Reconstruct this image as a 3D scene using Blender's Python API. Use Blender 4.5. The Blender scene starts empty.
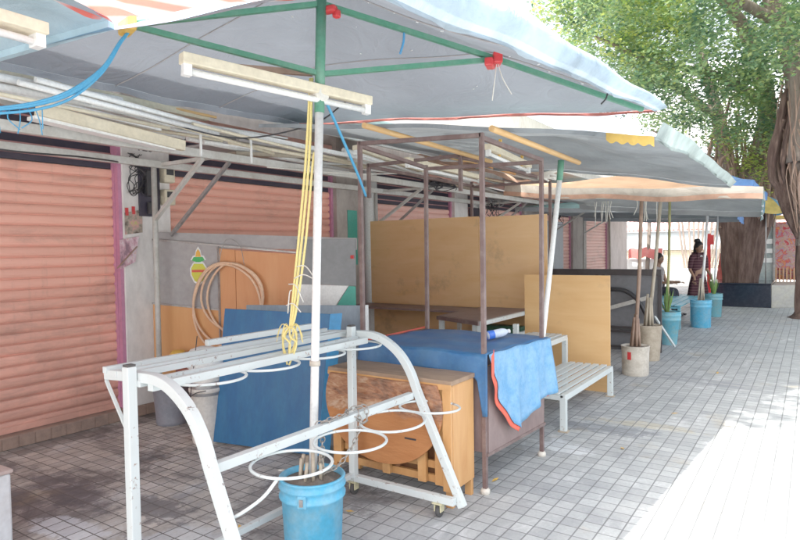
import bpy, bmesh, math, random
from mathutils import Vector, Matrix
random.seed(7)
R = math.radians
scene = bpy.context.scene
C = scene.collection
V = Vector

# ------------------------------------------------------------------ materials
def nt_new(name):
    m = bpy.data.materials.new(name); m.use_nodes = True
    nt = m.node_tree; b = nt.nodes['Principled BSDF']
    return m, nt, b
def ramp(nt, fac, stops):
    r = nt.nodes.new('ShaderNodeValToRGB'); e = r.color_ramp.elements
    e[0].position, e[0].color = stops[0][0], (*stops[0][1], 1)
    e[1].position, e[1].color = stops[-1][0], (*stops[-1][1], 1)
    for p, c in stops[1:-1]:
        q = e.new(p); q.color = (*c, 1)
    nt.links.new(fac, r.inputs[0]); return r.outputs[0]
def noise(nt, scale, detail=5, rough=.6, vec=None, dist=0):
    n = nt.nodes.new('ShaderNodeTexNoise'); n.inputs['Scale'].default_value = scale
    n.inputs['Detail'].default_value = detail; n.inputs['Roughness'].default_value = rough
    n.inputs['Distortion'].default_value = dist
    if vec is not None: nt.links.new(vec, n.inputs['Vector'])
    return n.outputs['Fac']
def pos(nt, scale=(1,1,1), rot=(0,0,0), loc=(0,0,0)):
    g = nt.nodes.new('ShaderNodeNewGeometry'); mp = nt.nodes.new('ShaderNodeMapping')
    mp.inputs['Scale'].default_value = scale; mp.inputs['Rotation'].default_value = rot; mp.inputs['Location'].default_value = loc
    nt.links.new(g.outputs['Position'], mp.inputs['Vector']); return mp.outputs[0]
def mix(nt, fac, a, b, mode='MIX'):
    x = nt.nodes.new('ShaderNodeMix'); x.data_type = 'RGBA'; x.blend_type = mode
    for s, v in ((x.inputs['Factor'], fac), (x.inputs['A'], a), (x.inputs['B'], b)):
        if isinstance(v, (int, float)): s.default_value = v
        elif isinstance(v, tuple): s.default_value = (*v[:3], 1)
        else: nt.links.new(v, s)
    return x.outputs['Result']
def math_n(nt, op, a, b=0.0, c=None):
    x = nt.nodes.new('ShaderNodeMath'); x.operation = op
    for i, v in enumerate((a, b) if c is None else (a, b, c)):
        if isinstance(v, (int, float)): x.inputs[i].default_value = v
        else: nt.links.new(v, x.inputs[i])
    return x.outputs[0]
def bump(nt, b, h, strength=.3, dist=.01):
    n = nt.nodes.new('ShaderNodeBump'); n.inputs['Strength'].default_value = strength; n.inputs['Distance'].default_value = dist
    nt.links.new(h, n.inputs['Height']); nt.links.new(n.outputs[0], b.inputs['Normal'])

def mat(name, col, rough=.6, dirt=(.25,.2,.15), amt=.45, scale=6, stretch=(1,1,1), metal=0, bmp=.15, lo=.45, hi=.75, fine=True):
    """base paint with worn / dirty patches and fine grain"""
    m, nt, b = nt_new(name)
    p = pos(nt, stretch)
    n1 = noise(nt, scale, 8, .65, p)
    f = ramp(nt, n1, [(lo, (0,0,0)), (hi, (1,1,1))])
    f = math_n(nt, 'MULTIPLY', f, amt)
    c = mix(nt, f, col, dirt)
    if fine:
        n2 = noise(nt, scale*6, 4, .6, p)
        v = ramp(nt, n2, [(.3, (.88,.88,.88)), (.7, (1.08,1.08,1.08))])
        c = mix(nt, 1.0, c, v, 'MULTIPLY')
    nt.links.new(c, b.inputs['Base Color'])
    b.inputs['Roughness'].default_value = rough; b.inputs['Metallic'].default_value = metal
    if bmp: bump(nt, b, n1, bmp)
    return m
def wood(name, a, bcol, scale=3, stretch=(1,1,12), rough=.55, dark=(.08,.04,.02), wear=0.0, wl=.55):
    m, nt, b = nt_new(name)
    p = pos(nt, stretch)
    n = noise(nt, scale, 8, .6, p, .8)
    c = ramp(nt, n, [(.3, a), (.5, tuple((x+y)/2 for x, y in zip(a, bcol))), (.7, bcol)])
    n2 = noise(nt, 2.2, 7, .7, pos(nt))
    if wear:
        f = math_n(nt, 'MULTIPLY', ramp(nt, n2, [(wl, (0,0,0)), (wl+.12, (1,1,1))]), wear)
        c = mix(nt, f, c, dark)
    nt.links.new(c, b.inputs['Base Color']); b.inputs['Roughness'].default_value = rough
    bump(nt, b, n, .15)
    return m
def fabric(name, under, over, trans=.35, scale=3, stripes=None, dirty=.35):
    m, nt, b = nt_new(name)
    g = nt.nodes.new('ShaderNodeNewGeometry')
    n1 = noise(nt, scale, 7, .6, pos(nt))
    tone = ramp(nt, n1, [(.3, (1-dirty,)*3), (.65, (1.04,)*3)])
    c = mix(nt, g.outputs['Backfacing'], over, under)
    if stripes:
        w = nt.nodes.new('ShaderNodeTexWave'); w.inputs['Scale'].default_value = stripes[0]; w.inputs['Distortion'].default_value = .6
        nt.links.new(pos(nt, (1,1,1), stripes[2]), w.inputs['Vector'])
        f = ramp(nt, w.outputs['Fac'], [(.15,(0,0,0)), (.85,(1,1,1))])
        c = mix(nt, f, c, stripes[1])
    c = mix(nt, 1.0, c, tone, 'MULTIPLY')
    nt.links.new(c, b.inputs['Base Color']); b.inputs['Roughness'].default_value = .75
    t = nt.nodes.new('ShaderNodeBsdfTranslucent'); nt.links.new(c, t.inputs[0])
    ms = nt.nodes.new('ShaderNodeMixShader'); ms.inputs[0].default_value = trans
    nt.links.new(b.outputs[0], ms.inputs[1]); nt.links.new(t.outputs[0], ms.inputs[2])
    nt.links.new(ms.outputs[0], nt.nodes['Material Output'].inputs[0])
    cr = noise(nt, 2.6, 5, .55, pos(nt, (1,1,1)), 1.8)
    ridge = math_n(nt, 'ABSOLUTE', math_n(nt, 'SUBTRACT', cr, .5))
    weave = noise(nt, 9, 4, .6, pos(nt, (1,1,1)))
    bump(nt, b, math_n(nt, 'ADD', math_n(nt, 'MULTIPLY', ridge, 2.5), math_n(nt, 'MULTIPLY', weave, .3)), .5, .03)
    return m

M = {}
def m_shutter(name, col, grime):
    m, nt, b = nt_new(name)
    g = nt.nodes.new('ShaderNodeNewGeometry'); sx = nt.nodes.new('ShaderNodeSeparateXYZ'); nt.links.new(g.outputs['Position'], sx.inputs[0])
    row = math_n(nt, 'FLOOR', math_n(nt, 'DIVIDE', math_n(nt, 'SUBTRACT', sx.outputs['Z'], .11), .086))
    wn = nt.nodes.new('ShaderNodeTexWhiteNoise'); wn.noise_dimensions = '1D'; nt.links.new(row, wn.inputs['W'])
    tone = ramp(nt, wn.outputs['Value'], [(0,(.90,.90,.90)), (1,(1.05,1.05,1.05))])
    c = mix(nt, 1.0, col, tone, 'MULTIPLY')
    n1 = noise(nt, 2.0, 9, .7, pos(nt, (1,.7,2.2)), .4)
    low = nt.nodes.new('ShaderNodeMapRange'); low.inputs[1].default_value = 1.3; low.inputs[2].default_value = .25; low.inputs[3].default_value = -.02; low.inputs[4].default_value = .16
    nt.links.new(sx.outputs['Z'], low.inputs[0])
    f = ramp(nt, math_n(nt, 'ADD', n1, low.outputs[0]), [(.50,(0,0,0)), (.74,(1,1,1))])
    c = mix(nt, math_n(nt, 'MULTIPLY', f, .7), c, grime)
    st = noise(nt, 12, 6, .7, pos(nt, (1,1.2,.08)))
    c = mix(nt, math_n(nt, 'MULTIPLY', ramp(nt, st, [(.55,(0,0,0)), (.7,(1,1,1))]), .28), c, grime)
    sp = noise(nt, 60, 3, .6, pos(nt)); c = mix(nt, math_n(nt, 'MULTIPLY', ramp(nt, sp, [(.70,(0,0,0)), (.74,(1,1,1))]), .5), c, (.24,.11,.07))
    nt.links.new(c, b.inputs['Base Color']); b.inputs['Roughness'].default_value = .5; bump(nt, b, n1, .15)
    return m
M['salmon'] = m_shutter('salmon_shutter', (.92,.44,.335), (.44,.24,.19))
M['salmon2'] = m_shutter('salmon_shutter_pale', (.88,.50,.42), (.46,.28,.23))
M['pinkline'] = mat('dull_pink', (.46,.22,.22), .6, (.2,.1,.1), .4, 4)
M['navy'] = mat('dark_grille', (.028,.024,.045), .6, (.07,.05,.06), .5, 5)
M['mauve'] = mat('mauve_trim', (.56,.22,.36), .5, (.3,.15,.2), .4, 4)
M['pillarw'] = mat('pillar_white', (.80,.77,.75), .7, (.48,.42,.38), .5, 2.5, (1,1,.5))
M['pillarp'] = mat('pillar_pinkish', (.66,.57,.53), .7, (.36,.28,.24), .6, 2.5, (1,1,.5))
M['concrete'] = mat('concrete_grey', (.42,.38,.35), .85, (.16,.13,.11), .6, 3, (1,1,.6))
M['stepc'] = mat('step_tile', (.34,.23,.18), .8, (.14,.10,.09), .7, 5)
M['white'] = mat('white_paint', (.82,.84,.83), .4, (.55,.52,.46), .35, 9, lo=.5, hi=.85)
def m_rusty(name, col):
    m, nt, b = nt_new(name)
    n1 = noise(nt, 7, 7, .65, pos(nt)); n2 = noise(nt, 33, 6, .7, pos(nt)); n3 = noise(nt, 3.1, 4, .6, pos(nt))
    c = mix(nt, math_n(nt, 'MULTIPLY', ramp(nt, n1, [(.5,(0,0,0)), (.8,(1,1,1))]), .3), col, (.50,.52,.50))
    k = ramp(nt, math_n(nt, 'ADD', n2, math_n(nt, 'MULTIPLY', n3, .35)), [(.80,(0,0,0)), (.86,(1,1,1))])
    c = mix(nt, math_n(nt, 'MULTIPLY', k, .85), c, ramp(nt, n1, [(.4,(.30,.15,.08)), (.6,(.14,.08,.06))]))
    nt.links.new(c, b.inputs['Base Color']); b.inputs['Roughness'].default_value = .36; bump(nt, b, k, -.3, .004)
    return m
M['cartw'] = m_rusty('rack_paint', (.60,.665,.665))
M['cream'] = mat('cream_paint', (.74,.67,.50), .5, (.4,.33,.22), .4, 6)
M['greyp'] = mat('grey_beam', (.55,.55,.52), .5, (.3,.25,.2), .5, 6)
M['steel'] = mat('steel_dull', (.36,.36,.36), .4, (.2,.13,.09), .6, 9, metal=.5)
M['brownp'] = mat('brown_frame', (.135,.085,.08), .5, (.30,.24,.22), .6, 9)
M['brownpanel'] = mat('brown_panel', (.185,.125,.12), .5, (.30,.23,.22), .6, 4, (1,1,.6))
M['green'] = mat('green_paint', (.07,.25,.16), .45, (.22,.33,.27), .4, 10)
M['teal'] = mat('teal_paint', (.05,.36,.28), .5, (.1,.3,.25), .4, 6)
M['bluebucket'] = mat('blue_bucket_paint', (.06,.40,.66), .45, (.34,.52,.58), .55, 7, lo=.42, hi=.72)
M['bluebucket2'] = mat('blue_bucket_faded', (.11,.43,.58), .5, (.35,.42,.32), .55, 9, lo=.42, hi=.72)
M['tealbucket'] = mat('teal_bucket_paint', (.12,.36,.44), .5, (.26,.30,.25), .55, 9)
M['dirtywhite'] = mat('dirty_white_plastic', (.62,.58,.50), .5, (.33,.26,.18), .6, 8, lo=.42, hi=.7)
M['dirtycream'] = mat('dirty_cream_plastic', (.50,.43,.33), .6, (.25,.19,.13), .7, 9, lo=.4, hi=.7)
M['soil'] = mat('soil', (.13,.11,.09), .95, (.24,.21,.18), .6, 30, bmp=.8)
M['red'] = mat('red_plastic', (.62,.035,.04), .4, (.4,.05,.05), .4, 10)
M['redcloth'] = mat('red_cloth', (.70,.10,.06), .7, (.5,.08,.06), .4, 10)
M['yellow'] = mat('yellow_plastic', (.75,.45,.08), .5, (.5,.3,.08), .4, 10)
M['yrope'] = mat('yellow_rope', (.86,.72,.26), .7, (.66,.52,.2), .4, 30)
M['brope'] = mat('blue_rope', (.05,.30,.55), .7, (.1,.35,.5), .4, 30)
M['wrope'] = mat('white_string', (.75,.74,.68), .8, (.5,.48,.4), .3, 20)
M['bluetarp'] = mat('blue_tarp', (.018,.11,.29), .45, (.07,.19,.35), .7, 5, lo=.38, hi=.66, bmp=.3)
M['lightbluetarp'] = mat('light_blue_tarp', (.10,.30,.56), .7, (.24,.44,.66), .6, 11, lo=.38, hi=.6, bmp=.4)
M['blueboard'] = mat('blue_board', (.008,.105,.27), .4, (.03,.17,.33), .6, 3, (2,2,.7), lo=.42, hi=.72)
M['blueedge'] = mat('blue_edge', (.05,.28,.58), .4, (.1,.3,.5), .4, 5)
M['greyblue'] = mat('grey_blue_panel', (.27,.33,.39), .5, (.36,.42,.48), .5, 3, (3,3,1))
M['greypanel'] = mat('grey_panel', (.36,.345,.35), .6, (.40,.37,.36), .5, 3)
M['slate'] = mat('slate_panel', (.20,.21,.22), .5, (.3,.31,.32), .5, 3)
M['black'] = mat('black_plastic', (.025,.025,.03), .4, (.08,.08,.08), .4, 8)
M['bronze'] = mat('dark_cabinet', (.045,.040,.045), .5, (.10,.09,.09), .5, 4)
M['cabgrey'] = mat('cabinet_grey', (.17,.18,.20), .5, (.25,.25,.27), .5, 3)
M['hose'] = mat('hose_orange', (.80,.52,.34), .45, (.5,.3,.18), .3, 9)
M['chain'] = mat('chain_metal', (.36,.34,.31), .35, (.2,.14,.1), .5, 30, metal=.6)
M['ply'] = wood('plywood_tan', (.76,.45,.20), (.84,.54,.28), 1.4, (1,1,5), .55, (.40,.24,.14), .55, .56)
M['ply2'] = wood('plywood_orange', (.70,.39,.15), (.78,.48,.21), 1.4, (1,1,5), .55, (.5,.28,.14), .5, .58)
M['orangeply'] = wood('plywood_reddish', (.62,.235,.08), (.72,.33,.14), 1.3, (4,4,1), .5, (.24,.09,.04), .5, .62)
M['orangeply2'] = wood('plywood_ochre', (.64,.275,.09), (.72,.36,.14), 1.3, (4,4,1), .5, (.24,.09,.04), .5, .62)
M['ftwood'] = wood('pine_table', (.54,.25,.08), (.66,.36,.14), 2.0, (5,5,1), .45, (.28,.12,.05), .55, .54)
M['fttop'] = wood('table_top_worn', (.22,.14,.09), (.38,.26,.17), 3, (1,6,1), .7, (.12,.09,.07), .5, .5)
M['darkwood'] = wood('dark_inside', (.20,.08,.03), (.32,.14,.06), 3, (6,1,1), .7, (.06,.03,.02), .6, .5)
M['polewood'] = wood('pole_wood', (.62,.34,.12), (.78,.50,.22), 3, (8,1,8), .6)
M['polebrown'] = wood('pole_brown', (.20,.12,.09), (.38,.27,.2), 5, (1,1,1), .7)
M['polegrey'] = wood('pole_grey_wood', (.36,.31,.24), (.52,.46,.36), 5, (1,1,1), .7)
M['polegreen'] = wood('pole_yellow_green', (.36,.38,.15), (.55,.50,.25), 5, (1,1,1), .7)
M['bark'] = mat('bark_dark', (.06,.033,.026), .95, (.15,.10,.08), .8, 5, (3,3,.5), bmp=1.0, lo=.4, hi=.65)
M['bark2'] = mat('bark_pale', (.15,.115,.095), .95, (.27,.225,.19), .8, 4, (3,3,.5), bmp=1.0, lo=.4, hi=.65)
M['rootm'] = mat('aerial_root', (.24,.15,.11), .9, (.4,.3,.24), .7, 6, (3,3,.5), bmp=.5)
M['granite'] = mat('black_granite', (.015,.02,.034), .12, (.04,.05,.07), .5, 12, bmp=0)
M['granite2'] = mat('planter_side', (.33,.33,.31), .3, (.45,.43,.32), .8, 3, bmp=0)
M['skin'] = mat('skin', (.30,.16,.10), .5, (.35,.19,.12), .3, 10, bmp=0)
M['hair'] = mat('hair', (.015,.012,.012), .5, (.03,.025,.02), .4, 20)
M['shirt'] = mat('pale_shirt', (.42,.38,.38), .8, (.35,.33,.34), .5, 8)
M['trouser'] = mat('dark_trousers', (.02,.022,.035), .8, (.04,.04,.06), .5, 8)
M['leafpot'] = mat('stem_green', (.12,.24,.05), .5, (.28,.35,.12), .6, 8)
M['skyblue'] = mat('blue_gray_wall', (.38,.44,.47), .6, (.30,.36,.40), .5, 1)
M['beigeshut'] = mat('beige_wall', (.55,.45,.32), .6, (.4,.32,.22), .4, 2)
M['foam'] = mat('foam_box', (.72,.75,.78), .5, (.5,.45,.42), .5, 4)
M['glassy'] = mat('kiosk_glass', (.30,.37,.38), .15, (.55,.58,.55), .7, 3, bmp=0)
M['paleb'] = mat('pale_building', (.74,.76,.78), .7, (.6,.6,.6), .4, .6)
M['darkwin'] = mat('window_dark', (.45,.50,.54), .2, (.3,.34,.38), .4, 1, bmp=0)
M['rubber'] = mat('rubber', (.05,.05,.05), .7, (.12,.11,.1), .5, 20)
M['castyel'] = mat('caster_plate', (.62,.58,.36), .4, (.4,.35,.22), .5, 20)
M['shoe'] = mat('leg_shoe', (.66,.63,.56), .5, (.4,.36,.3), .4, 20)
M['roofmetal'] = mat('awning_metal', (.42,.42,.44), .5, (.62,.62,.62), .6, 2, (3,.4,3))

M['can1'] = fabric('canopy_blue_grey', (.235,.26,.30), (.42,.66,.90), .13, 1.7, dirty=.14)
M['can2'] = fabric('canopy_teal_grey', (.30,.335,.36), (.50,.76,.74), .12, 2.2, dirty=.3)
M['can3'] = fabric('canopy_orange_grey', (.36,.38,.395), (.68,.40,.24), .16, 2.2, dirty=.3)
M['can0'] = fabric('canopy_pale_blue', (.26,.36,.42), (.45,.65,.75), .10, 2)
M['valb'] = fabric('valance_light_blue', (.40,.50,.58), (.42,.53,.62), .25, 3.0, dirty=.5)
M['valt'] = fabric('valance_teal', (.40,.49,.48), (.42,.51,.50), .3, 4, dirty=.4)
M['valo'] = fabric('valance_orange', (.62,.36,.25), (.62,.36,.25), .2, 4, dirty=.4)
M['valtan'] = fabric('valance_tan', (.50,.45,.38), (.55,.50,.42), .15, 2.5, dirty=.4)
M['valy'] = fabric('valance_yellow', (.85,.55,.12), (.85,.55,.12), .3, 4)
M['pinkcloth'] = fabric('cloth_red_white', (.80,.55,.52), (.80,.72,.70), .5, 2, stripes=(2.2,(.80,.16,.12),(0,0,.5)))
M['hemred'] = fabric('hem_faded_red', (.50,.14,.12), (.5,.14,.12), .2, 3, dirty=.5)
M['umbp'] = fabric('umbrella_pink', (.85,.45,.42), (.85,.45,.42), .3, 4)
M['umbb'] = fabric('umbrella_blue', (.15,.45,.75), (.15,.45,.75), .3, 4)
M['umby'] = fabric('umbrella_yellow', (.85,.65,.2), (.85,.65,.2), .3, 4)
M['can4'] = fabric('canopy_bright_blue', (.12,.28,.62), (.2,.36,.72), .3, 4)

# roof tiles of the far building
def m_tiles():
    m, nt, b = nt_new('red_roof_tiles')
    w = nt.nodes.new('ShaderNodeTexWave'); w.inputs['Scale'].default_value = 1.6; w.inputs['Distortion'].default_value = .3
    nt.links.new(pos(nt), w.inputs['Vector'])
    c = ramp(nt, w.outputs['Fac'], [(.2, (.30,.14,.13)), (.8, (.62,.42,.40))])
    nt.links.new(c, b.inputs['Base Color']); b.inputs['Roughness'].default_value = .8
    return m
M['tiles'] = m_tiles()
def m_burnt():
    m, nt, b = nt_new('peeling_veneer')
    n = noise(nt, 3.4, 10, .72, pos(nt, (1,1,2.2)), 1.0)
    n2 = noise(nt, 26, 6, .7, pos(nt, (1,1,3)))
    peel = ramp(nt, n, [(.30,(.03,.018,.012)), (.44,(.17,.06,.025)), (.5,(.30,.10,.035)), (.56,(.42,.20,.09)), (.62,(.55,.38,.26)), (.72,(.32,.12,.05))])
    peel = mix(nt, .22, peel, ramp(nt, n2, [(.35,(.10,.04,.02)), (.65,(.72,.50,.36))]), 'MIX')
    good = ramp(nt, noise(nt, 3, 6, .6, pos(nt, (1,1,8))), [(.3,(.38,.13,.035)), (.7,(.48,.19,.06))])
    g = nt.nodes.new('ShaderNodeNewGeometry'); s = nt.nodes.new('ShaderNodeSeparateXYZ'); nt.links.new(g.outputs['Position'], s.inputs[0])
    h = math_n(nt, 'ADD', s.outputs['Z'], math_n(nt, 'MULTIPLY', n, .22))
    f = ramp(nt, h, [(.60,(0,0,0)), (.625,(1,1,1))])
    nt.links.new(mix(nt, f, good, peel), b.inputs['Base Color']); b.inputs['Roughness'].default_value = .65
    bump(nt, b, n2, .5, .01)
    return m
M['burnt'] = m_burnt()

def m_ground():
    m, nt, b = nt_new('paving_tiles')
    p = pos(nt, (1,1,1), (0,0,R(90)))
    def brick(w, h, off, vec, mort):
        t = nt.nodes.new('ShaderNodeTexBrick'); t.offset = off; t.squash = 1
        t.inputs['Scale'].default_value = 1; t.inputs['Brick Width'].default_value = w; t.inputs['Row Height'].default_value = h
        t.inputs['Mortar Size'].default_value = mort; t.inputs['Mortar Smooth'].default_value = .25; t.inputs['Bias'].default_value = 0
        t.inputs['Color1'].default_value = (.80,.80,.81,1); t.inputs['Color2'].default_value = (1.08,1.08,1.07,1); t.inputs['Mortar'].default_value = (0,0,0,1)
        nt.links.new(vec, t.inputs['Vector']); return t
    t1 = brick(.1025, .1025, 0.0, p, .0042)
    g = nt.nodes.new('ShaderNodeNewGeometry'); s = nt.nodes.new('ShaderNodeSeparateXYZ'); nt.links.new(g.outputs['Position'], s.inputs[0])
    X, Y = s.outputs['X'], s.outputs['Y']
    big = noise(nt, .8, 6, .6, p); mid = noise(nt, 3.2, 8, .7, p); fine = noise(nt, 45, 5, .7, p)
    # pale blue-grey concrete tiles out on the walkway, brown stained ones inside the stalls
    out = ramp(nt, mid, [(.3,(.32,.345,.365)), (.5,(.385,.41,.425)), (.7,(.44,.46,.47))])
    ins = ramp(nt, mid, [(.30,(.31,.32,.35)), (.43,(.43,.40,.37)), (.52,(.53,.49,.45)), (.62,(.59,.57,.55)), (.75,(.54,.56,.58))])
    xx = math_n(nt, 'ADD', X, math_n(nt, 'MULTIPLY', math_n(nt, 'SUBTRACT', big, .5), 1.6))
    f = nt.nodes.new('ShaderNodeMapRange'); f.inputs[1].default_value = -3.1; f.inputs[2].default_value = -1.75
    nt.links.new(xx, f.inputs[0])
    c = mix(nt, f.outputs[0], ins, out)
    # dark scorched / wet patches and white lime stains near the front
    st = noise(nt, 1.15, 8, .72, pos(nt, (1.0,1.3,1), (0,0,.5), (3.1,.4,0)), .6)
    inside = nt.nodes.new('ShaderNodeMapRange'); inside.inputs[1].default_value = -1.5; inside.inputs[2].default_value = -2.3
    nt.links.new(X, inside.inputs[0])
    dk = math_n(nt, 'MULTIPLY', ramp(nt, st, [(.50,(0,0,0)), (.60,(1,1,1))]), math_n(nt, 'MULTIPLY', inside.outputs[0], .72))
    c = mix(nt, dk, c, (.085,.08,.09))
    st2 = noise(nt, 2.1, 9, .75, pos(nt, (1.6,.8,1), (0,0,-.6), (.3,1.4,0)), 1.0)
    # soot-dark course of tiles and a lime puddle beside the rack
    st2b = noise(nt, 9, 6, .7, pos(nt))
    def blotch(cx, cy, rx, ry, ang, col, amt, soft=.5):
        q = pos(nt, (1,1,1), (0,0,0), (-cx,-cy,0)); vr = nt.nodes.new('ShaderNodeVectorRotate'); vr.rotation_type = 'Z_AXIS'; vr.inputs['Angle'].default_value = ang
        nt.links.new(q, vr.inputs['Vector']); sp = nt.nodes.new('ShaderNodeSeparateXYZ'); nt.links.new(vr.outputs[0], sp.inputs[0])
        a = math_n(nt, 'POWER', math_n(nt, 'DIVIDE', sp.outputs['X'], rx), 2); b_ = math_n(nt, 'POWER', math_n(nt, 'DIVIDE', sp.outputs['Y'], ry), 2)
        d = math_n(nt, 'ADD', math_n(nt, 'ADD', a, b_), math_n(nt, 'MULTIPLY', math_n(nt, 'SUBTRACT', math_n(nt, 'MULTIPLY', math_n(nt, 'ADD', mid, st2b), .5), .5), 7.0))
        fac = ramp(nt, d, [(soft,(1,1,1)), (1.0,(0,0,0))])
        return mix(nt, math_n(nt, 'MULTIPLY', fac, amt), c, col)
    c = blotch(-3.85, 2.0, .50, .16, .1, (.10,.10,.12), .7)
    c = blotch(-3.15, 2.12, .35, .14, .1, (.08,.08,.10), .7)
    c = blotch(-3.75, 1.72, .55, .10, .1, (.10,.10,.12), .6)
    c = blotch(-3.30, 1.70, .38, .13, .0, (.72,.75,.80), .75)
    c = blotch(-2.65, 1.95, .25, .30, .5, (.66,.70,.74), .6)
    c = blotch(-2.55, 2.75, .45, .5, .3, (.10,.095,.10), .5)
    c = blotch(-1.35, 5.05, .40, .16, .0, (.20,.22,.25), .75)
    c = blotch(-1.55, 4.45, .28, .16, .3, (.70,.76,.80), .6)
    c = blotch(-1.10, 5.35, .5, .10, .0, (.48,.42,.28), .5)
    c = blotch(-5.0, 2.4, .13, 3.0, .0, (.12,.10,.10), .6)  # shade along the foot of the step, painted as a dark strip
    wh = math_n(nt, 'MULTIPLY', ramp(nt, st2, [(.54,(0,0,0)), (.66,(1,1,1))]), .6)
    c = mix(nt, wh, c, (.66,.68,.70))
    ye = noise(nt, 1.7, 6, .6, pos(nt, (1,1,1), (0,0,0), (7.3,2.2,0)))
    yf = math_n(nt, 'MULTIPLY', ramp(nt, ye, [(.60,(0,0,0)), (.68,(1,1,1))]), .35)
    c = mix(nt, yf, c, (.42,.33,.18))
    c = mix(nt, 1.0, c, t1.outputs['Color'], 'MULTIPLY')
    c = mix(nt, 1.0, c, ramp(nt, fine, [(.3,(.86,.86,.86)), (.7,(1.08,1.08,1.08))]), 'MULTIPLY')
    jf = math_n(nt, 'MULTIPLY', t1.outputs['Fac'], math_n(nt, 'ADD', .35, math_n(nt, 'MULTIPLY', mid, .5)))
    c = mix(nt, jf, c, mix(nt, f.outputs[0], (.19,.175,.165), (.255,.27,.28)))
    # darker double bands that cross the walkway every three metres
    q = math_n(nt, 'ADD', math_n(nt, 'ADD', Y, math_n(nt, 'MULTIPLY', X, .2)), -7.18+3.05*4)
    q = math_n(nt, 'ABSOLUTE', math_n(nt, 'SUBTRACT', math_n(nt, 'MODULO', math_n(nt, 'ADD', q, 3.05/2), 3.05), 3.05/2))
    band = ramp(nt, q, [(0,(.15,.15,.15)), (.02,(.15,.15,.15)), (.05,(1,1,1)), (.11,(1,1,1)), (.16,(0,0,0))])
    yy = nt.nodes.new('ShaderNodeMapRange'); yy.inputs[1].default_value = 6.2; yy.inputs[2].default_value = 6.3; nt.links.new(Y, yy.inputs[0])
    xr = ramp(nt, math_n(nt, 'MULTIPLY', X, -1), [(0.0,(0,0,0)), (.3,(0,0,0)), (.6,(1,1,1))])
    bf = math_n(nt, 'MULTIPLY', math_n(nt, 'MULTIPLY', math_n(nt, 'MULTIPLY', band, yy.outputs[0]), xr), .5)
    c = mix(nt, bf, c, (.20,.21,.24))
    nt.links.new(c, b.inputs['Base Color']); b.inputs['Roughness'].default_value = .62
    hgt = math_n(nt, 'SUBTRACT', math_n(nt, 'MULTIPLY', mid, .4), t1.outputs['Fac'])
    bump(nt, b, hgt, .5, .006)
    return m
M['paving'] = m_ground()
M['farground'] = mat('ground_grey', (.38,.38,.37), .9, (.3,.29,.27), .5, .5)

def m_leaf(name, cols, trans=.4):
    m, nt, b = nt_new(name)
    g = nt.nodes.new('ShaderNodeNewGeometry')
    c = ramp(nt, g.outputs['Random Per Island'], [(i/(len(cols)-1), k) for i, k in enumerate(cols)])
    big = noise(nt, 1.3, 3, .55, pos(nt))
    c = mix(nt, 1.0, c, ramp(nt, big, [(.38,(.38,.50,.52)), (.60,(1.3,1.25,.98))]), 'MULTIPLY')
    nt.links.new(c, b.inputs['Base Color']); b.inputs['Roughness'].default_value = .4
    t = nt.nodes.new('ShaderNodeBsdfTranslucent'); nt.links.new(c, t.inputs[0])
    ms = nt.nodes.new('ShaderNodeMixShader'); ms.inputs[0].default_value = trans
    nt.links.new(b.outputs[0], ms.inputs[1]); nt.links.new(t.outputs[0], ms.inputs[2])
    nt.links.new(ms.outputs[0], nt.nodes['Material Output'].inputs[0])
    return m
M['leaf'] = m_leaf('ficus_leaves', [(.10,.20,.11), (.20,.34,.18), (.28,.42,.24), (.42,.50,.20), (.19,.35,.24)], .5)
M['leaf2'] = m_leaf('yellow_green_leaves', [(.20,.34,.09), (.34,.46,.12), (.50,.54,.15), (.20,.34,.13)], .5)

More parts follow.
